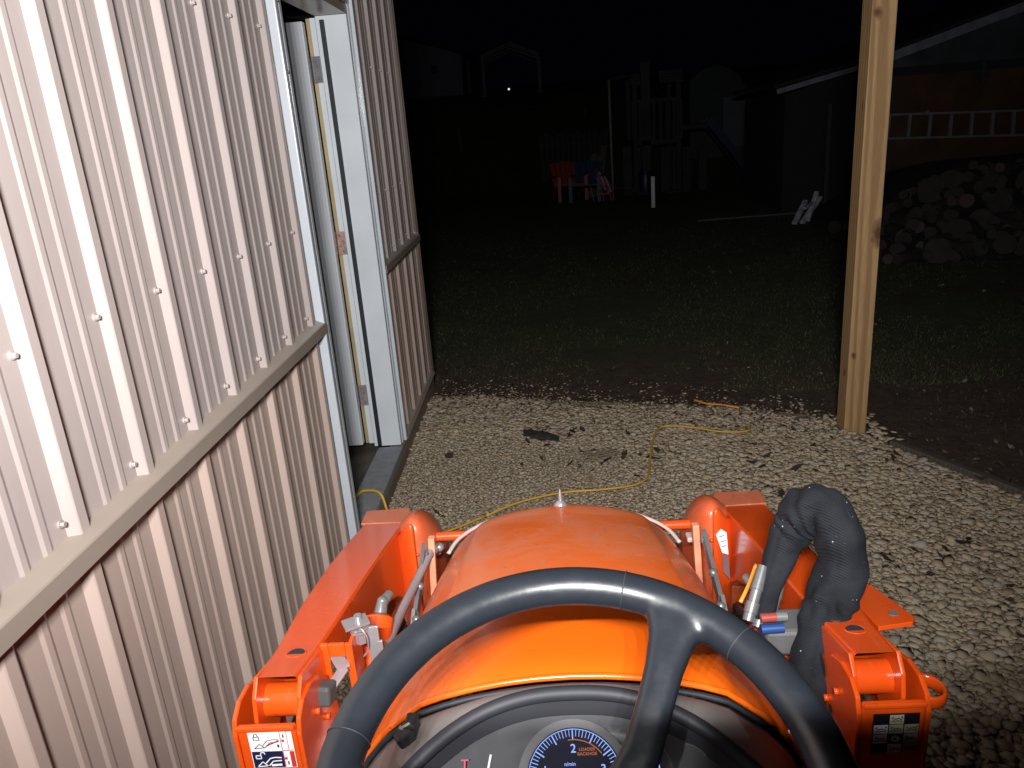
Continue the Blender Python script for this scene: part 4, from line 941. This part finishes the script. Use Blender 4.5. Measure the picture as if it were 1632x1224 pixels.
def spoke(a0, bend, mb):
    ca, sa = math.cos(a0), math.sin(a0)
    def q(r, off, z): return wp(r*ca-off*sa, r*sa+off*ca, z)
    pts = [q(.184, 0, 0), q(.168, 0, -.002), q(.150, bend*.15, -.006), q(.125, bend*.4, -.012), q(.095, bend*.7, -.020), (q(.06, bend, -.030)), q(.03, bend*.9, -.038), q(.012, bend*.5, -.044)]
    wd = [.034, .029, .0195, .0160, .0150, .0155, .0165, .016]; fl = [.35, .45, .66, .80, .82, .72, .6, .5]
    mb.tube(pts, wd, 20, flat=fl, upv=WN, power=3)
spoke(math.radians(51.5), -.019, sw); spoke(math.radians(176), 0, sw); spoke(math.radians(-64), .0, sw)
sw.tube([wp(0, -.012, -.062), wp(0, -.012, -.044), wp(0, -.012, -.036)], [.03, .029, .022], 28)
rim = sw.build('steering_wheel', M['rim'], T, True)
rm = rim.modifiers.new('r', 'REMESH'); rm.mode = 'VOXEL'; rm.voxel_size = .0021; rm.use_smooth_shade = True
cs = rim.modifiers.new('cs', 'SMOOTH'); cs.iterations = 14; cs.factor = .6
def seam(t):
    rad_ = WA*math.cos(t)+WB*math.sin(t); tan = -WA*math.sin(t)+WB*math.cos(t)
    return [WC+rad_*(WR+(Wr+.0001)*math.cos(a))+WN*(Wr+.0001)*.95*math.sin(a) for a in [2*math.pi*j/36 for j in range(37)]]
for deg in (68.5, 34, 161, 191): MB().tube(seam(math.radians(deg)), .0006, 6, cap=False).build('rim_seam', M['dash_dark'], rim, True)
MB().tube([WC+WN*-.35, WC+WN*-.06], .022, 16).build('steering_column', M['black_plastic'], T, 'auto')

# ---- dashboard
GN = Vector((0, -math.sin(.545), math.cos(.545))); GU = Vector((0, math.cos(.545), math.sin(.545))); GC = Vector((-.002, .600, 1.017)); GX = Vector((1, 0, 0))
def dp(x, y, z=0): return GC+GX*x+GU*y+GN*z
# shroud surface: from the hood seal down and round, with a recess for the instruments
def shroud():
    V = []; U = [-1+.05*i for i in range(41)]; rowsn = 7
    for j in range(rowsn):
        t = j/(rowsn-1)
        for u in U:
            a = rear(u, -.010, -.010)     # at the seal
            # visor arc
            bx = u*.215; arc = max(0, 1-(abs(u))**2.4)
            b = dp(bx, -.055+.133*arc, .020-.004*(1-arc))
            b = Vector((b.x, b.y, b.z)); p = a.lerp(b, t); p.z += .010*math.sin(t*math.pi)*arc
            V.append(p)
    nu_ = len(U); return V, [(j*nu_+i, j*nu_+i+1, (j+1)*nu_+i+1, (j+1)*nu_+i) for j in range(rowsn-1) for i in range(nu_-1)], U
V, Fs, U = shroud(); m = MB(); m.add(V, Fs)
dash = m.build('dashboard', M['dash'], T, True); so = dash.modifiers.new('s', 'SOLIDIFY'); so.thickness = .004; so.offset = -1
top = V[-41:]
MB().tube(top, .0075, 10).build('visor_lip', M['dash_dark'], dash, True)
inner = []; inner2 = []
for u in U:
    arc = max(0, 1-(abs(u))**2.4); inner.append(dp(u*.200, -.060+.122*arc, 0.002))
m = MB(); n_ = len(U); m.add(list(top)+inner, [(i, i+1, n_+i+1, n_+i) for i in range(n_-1)]); m.build('visor_wall', M['dash_dark'], dash, True)
m = MB(); pl2 = inner+[dp(.2, -.12, .002), dp(-.2, -.12, .002)]; m.add([Vector(p)+GN*-.001 for p in pl2], [tuple(range(len(pl2)))]); m.build('instrument_panel', M['lens'], dash, fix=False)
for s in (-1, 1):
    MB().box((min(s*.19, s*.26), .50, .80), (max(s*.19, s*.26), .70, .93)).build('side_cover', M['dash'], T, False, .02)
# lower dash below the panel
MB().prism([(.49, .70), (.66, .70), (.66, .98), (.52, .945)], -.205, .205).build('lower_dash', M['dash_dark'], T, False, .01)
# gauge
gz_ = .004
gd = MB().tube([dp(0, 0, 0), dp(0, 0, .010)], .0555, 48).build('gauge', M['ring'], T, 'auto'); 
MB().tube([dp(0, 0, .0100), dp(0, 0, .0108)], .047, 48).build('dial_face', M['gauge'], gd, 'auto')
m = MB()
for k in range(-26, 27):
    a = math.radians(90-k*4.667)
    if k % 6 == 0: l_, w_ = .0095, .0012
    elif k % 3 == 0: l_, w_ = .0068, .0007
    else: l_, w_ = .0062, .00062
    r0, r1 = .0445, .0445-l_; m.bar(dp(r1*math.cos(a), r1*math.sin(a), .0113), dp(r0*math.cos(a), r0*math.sin(a), .0113), w_, .0004, GN)
m.tube([dp(.0452*math.cos(t), .0452*math.sin(t), .0113) for t in [math.radians(220-k*4) for k in range(66)]], .0004, 6)
m.build('dial_ticks', M['blue_glow'], gd)
m = MB()
P_ = [(.0335 if k < 9 else .0315) for k in range(16)]
m.tube([dp(.0352*math.cos(t), .0352*math.sin(t), .0113) for t in [math.radians(98-k*4) for k in range(16)]], .0005, 6)
for k in range(6): t = math.radians(44-k*3)
m.build('dial_band', M['amber'], gd)
def text(name, body, size, x, y, mat, par, z=.0114, al='CENTER', base=None):
    cu = bpy.data.curves.new(name, 'FONT'); cu.body = body; cu.size = size; cu.align_x = al; cu.align_y = 'CENTER'; cu.extrude = .0001; cu.offset = size*.01
    o = bpy.data.objects.new('tmp', cu); COL.objects.link(o); dg = bpy.context.evaluated_depsgraph_get(); me = bpy.data.meshes.new_from_object(o.evaluated_get(dg)); me.name = name
    bpy.data.objects.remove(o)
    me.transform(base(x, y, z) if base else (Matrix.Translation(dp(x, y, z)) @ Matrix((GX, GU, GN)).transposed().to_4x4())); me.materials.clear(); return link(name, me, mat, par)
text('numeral', '2', .0115, 0, .0265, M['blue_glow'], gd); text('numeral', '1', .0115, -.0285, .007, M['blue_glow'], gd); text('numeral', '3', .0115, .0285, .007, M['blue_glow'], gd)
text('gauge_caption', 'LOADER\nBACKHOE', .0042, .0135, .0235, M['amber'], gd); text('gauge_caption', 'n/min', .005, -.004, .0125, M['blue_glow'], gd)
text('indicator', 'T', .013, -.108, .015, M['pink_glow'], T); m = MB()
for k in range(3): m.bar(dp(-.116+.0006*k, .0085-.005*k, .004), dp(-.100+.0006*k, .0085-.005*k, .004), .0026, .0004, GN)
m.build('indicator', M['pink_glow'], T)
text('indicator', 'H', .010, .080, .0085, M['blue_glow'], T)
for (a, b, w_) in (((-.083, .026), (-.092, -.02), .0022), ((-.128, .012), (-.134, -.02), .0012)): MB().bar(dp(*a, .003), dp(*b, .003), w_, .0006, GN).build('panel_line', M['dec_white'], dash)
MB().tube(catmull([dp(x, y, .003) for x, y in ((.086, .034), (.094, .018), (.099, 0), (.101, -.02))], 5), .0006, 6).build('panel_line', M['ring'], dash)
MB().tube(catmull([dp(x, y, .003) for x, y in ((.112, .030), (.122, .026), (.130, .018))], 5), .0008, 6).build('panel_line', M['ring'], dash)
# key switch at the left of the dash
kc = at(662, 1168, .655); kb = MB().tube([kc+Vector((0, 0, -.03)), kc+Vector((0, 0, -.002))], .014, 20).build('light_switch', M['dash_dark'], T, 'auto')
k1, k2, k3 = at(660, 1155, .655), at(654, 1178, .64), at(634, 1192, .632)
MB().bar(k1+Vector((0, .004, .006)), k2+Vector((0, 0, .008)), .013, .018).bar(k2+Vector((.003, .003, .008)), k3+Vector((0, 0, .006)), .014, .014).build('switch_handle', M['black_plastic'], kb, False, .003)
q = at(643, 1180, .632); q.z += .016
m = MB(); m.bar(q, q+Vector((.007, .006, .0)), .003, .0006); m.add([q+Vector((-.003, -.002, .0004)), q+Vector((.0025, -.0035, .0004)), q+Vector((-.002, .004, .0004))], [(0, 1, 2)]); m.build('switch_arrow', M['dec_cream'], kb)

# ---- decals
def dq(s, u, v, z=0):    # on the rear face of a mast; u across, v up (m) from plate centre
    return Vector((-.3665+u*.98, .7428-z, .9385+v*.83)) if s < 0 else Vector((.3735+u*.88, .7428-z, .9335+v*.80))
def quad(mb, s, u0, v0, u1, v1, z): mb.add([dq(s, u0, v0, z), dq(s, u1, v0, z), dq(s, u1, v1, z), dq(s, u0, v1, z)], [(0, 1, 2, 3)]); return mb
def line(mb, s, pts, w_, z, close=False):
    P = [dq(s, u, v, z) for u, v in pts]
    if close: P.append(P[0])
    for a, b in zip(P[:-1], P[1:]): mb.bar(a, b, w_, .0002, (0, -1, 0))
    return mb
for k in (0,):
    s = -1; cy0 = -.002
    d = quad(MB(), s, -.027, -.035+cy0, .028, .030+cy0, .0009).build('safety_decal', M['dec_white'], bpy.data.objects['loader_mast'], fix=False)
    quad(MB(), s, -.026, -.034+cy0, .0128, -.004+cy0, .0013).build('navy_field', M['dec_navy'], d, fix=False)
    m = quad(MB(), s, .0215, -.034+cy0, .0272, -.005+cy0, .0013); line(m, s, [(.0132, .029), (.0132, -.004)], .0008, .0015); line(m, s, [(.0215, .029), (.0215, -.004)], .0007, .0015); line(m, s, [(.0132, -.005), (.027, -.005)], .001, .0015); line(m, s, [(.0135, -.006), (.0135, -.035)], .0008, .0015)
    quad(m, s, .0142, .010, .0175, .0145, .0015); quad(m, s, .0142, -.022, .0175, -.0175, .0015)
    line(m, s, [(-.006, .004), (.0095, .0125)], .0018, .0016); m.build('red_marks', M['dec_red'], d, fix=False)
    m = MB(); line(m, s, [(-.0215, -.0005), (-.0145, .0075), (-.0085, .001)], .0009, .0016, True); line(m, s, [(-.0105, .005), (-.004, .0135), (.003, .0150), (.0105, .0145)], .0009, .0016); line(m, s, [(-.008, .001), (-.001, .0095), (.010, .0108), (.0105, .0145)], .0009, .0016)
    line(m, s, [(-.0205, .0145), (-.0205, .0205), (-.0135, .0205), (-.0135, .0145)], .0009, .0016, True); line(m, s, [(-.0195, .021), (-.019, .0255), (-.0155, .0255), (-.0145, .021)], .0009, .0016); line(m, s, [(.009, .001), (.009, .006)], .0022, .0016)
    line(m, s, [(.0172, .018), (.0172, .024)], .0016, .0016); line(m, s, [(.0180, -.031), (.0180, -.025)], .0016, .0016); m.build('loader_pictogram', M['dec_navy'], d, fix=False)
    m = MB(); o_ = -.033
    line(m, s, [(-.0215, .000+o_), (-.0145, .0085+o_), (-.0085, .001+o_)], .0012, .0017, True); line(m, s, [(-.0105, .006+o_), (-.004, .0145+o_), (.003, .0160+o_), (.0105, .0150+o_)], .0014, .0017); line(m, s, [(-.007, .001+o_), (-.001, .009+o_), (.010, .0100+o_)], .0014, .0017)
    line(m, s, [(-.004, .0015+o_), (.0095, .0025+o_)], .0030, .0017); line(m, s, [(-.0215, .0145+o_), (-.0215, .0200+o_), (-.015, .0200+o_), (-.015, .0145+o_)], .0012, .0017, True); line(m, s, [(-.0155, .021+o_), (-.0145, .0255+o_), (-.0105, .0255+o_), (-.0100, .022+o_)], .0012, .0017)
    m.build('loader_pictogram', M['dec_white'], d, fix=False)
    # right mast: control chart
    s = 1
    d = quad(MB(), s, -.031, -.043, .029, .028, .0009).build('control_decal', M['dec_black'], bpy.data.objects['loader_mast.001'], fix=False)
    cw, ch = .0182, .0160; x0, y0 = -.0295, .0255
    lit = {(0, 1): 'c', (1, 0): 'w', (1, 1): 'c', (1, 2): 'c', (2, 0): 'w', (2, 2): 'c', (3, 1): 'w', (3, 2): 'c'}
    for key, mt in (('w', 'dec_white'), ('c', 'dec_cream')):
        m = MB()
        for (r, c), k_ in lit.items():
            if k_ == key: quad(m, s, x0+c*(cw+.0016), y0-(r+1)*(ch+.0013)+.0013, x0+c*(cw+.0016)+cw, y0-r*(ch+.0013), .0013)
        m.build('chart_cells', M[mt], d, fix=False)
    m = MB()
    for (r, c) in lit:
        u = x0+c*(cw+.0016); v = y0-(r+1)*(ch+.0013)+.0013; f_ = ((r*3+c) % 3-1)*.001
        line(m, s, [(u+.002, v+.004+f_), (u+.007, v+.009), (u+.012, v+.010+f_), (u+.016, v+.0065)], .0010, .0017); line(m, s, [(u+.005, v+.0035), (u+.010, v+.0065+f_), (u+.016, v+.0035)], .0009, .0017)
        line(m, s, [(u+.0025, v+.0095), (u+.0045, v+.0125)], .0012, .0017)
        if (r+c) % 2: line(m, s, [(u+.0145, v+.0120), (u+.0165, v+.0120)], .0020, .0017)
    m.build('chart_pictograms', M['dec_black'], d, fix=False)
    m = MB(); cu_, cv_ = x0+1*(cw+.0016)+cw/2, y0-2.5*(ch+.0013)+.0006
    for k_ in range(8):
        a = k_*math.pi/4; line(m, s, [(cu_+.0022*math.cos(a), cv_+.0022*math.sin(a)), (cu_+.0064*math.cos(a), cv_+.0058*math.sin(a))], .0018, .0017)
    m.build('chart_star', M['dec_white'], d, fix=False)
# worn warning label on the right knee
def kn(px, py): p = at(px, py, 1.352); return p
for nm, mt, P5 in (('warning_label', 'dec_white', ((1141, 852), (1149, 843), (1158, 849), (1161, 884), (1151, 881))), ('warning_label', 'dec_grey', ((1151, 883), (1161, 886), (1164, 924), (1153, 912)))):
    MB().add([at(x, y, 1.329) for x, y in P5], [tuple(range(len(P5)))]).build(nm, M[mt], kneeR, fix=False)
m = MB()
for (x0, y0, x1, y1) in ((1146, 856, 1154, 853), (1148, 864, 1157, 861), (1150, 872, 1157, 869)): m.bar(at(x0, y0, 1.3285), at(x1, y1, 1.3285), .0016, .0003, (0, 1, 0))
m.build('label_marks', M['dec_grey'], kneeR)
# ---- phone on a holder added behind the view to shade the right side of the tractor
hd = empty('added_shade_arm', (.39, -.5, 1.60), 'flat grey arm added out of view to shade the right side of the tractor', 'blocker')
MB().bar((.385, -.03, 1.645), (.385, -.50, 1.60), .014, .05).build('shade_plate_stay', M['steel_grey'], hd, False, .002)
MB().box((.093, -.036, 1.600), (.1395, -.022, 1.655)).box((.14, -.036, 1.600), (.392, -.022, 1.686)).build('shade_plate', M['steel_grey'], hd, False, .003)
MB().box((.345, -.58, 1.575), (.435, -.485, 1.625)).build('shade_plate_clamp', M['black_plastic'], hd, False, .004)
ph = empty('phone', (.01, -.03, 1.64), 'dark phone held sideways in the holder arm added behind the view', 'phone')
MB().box((-.072, -.032, 1.605), (.0925, -.023, 1.662)).build('body', M['black_plastic'], ph, False, .003); MB().box((-.068, -.0345, 1.609), (.088, -.0322, 1.658)).build('screen', M['lens'], ph)
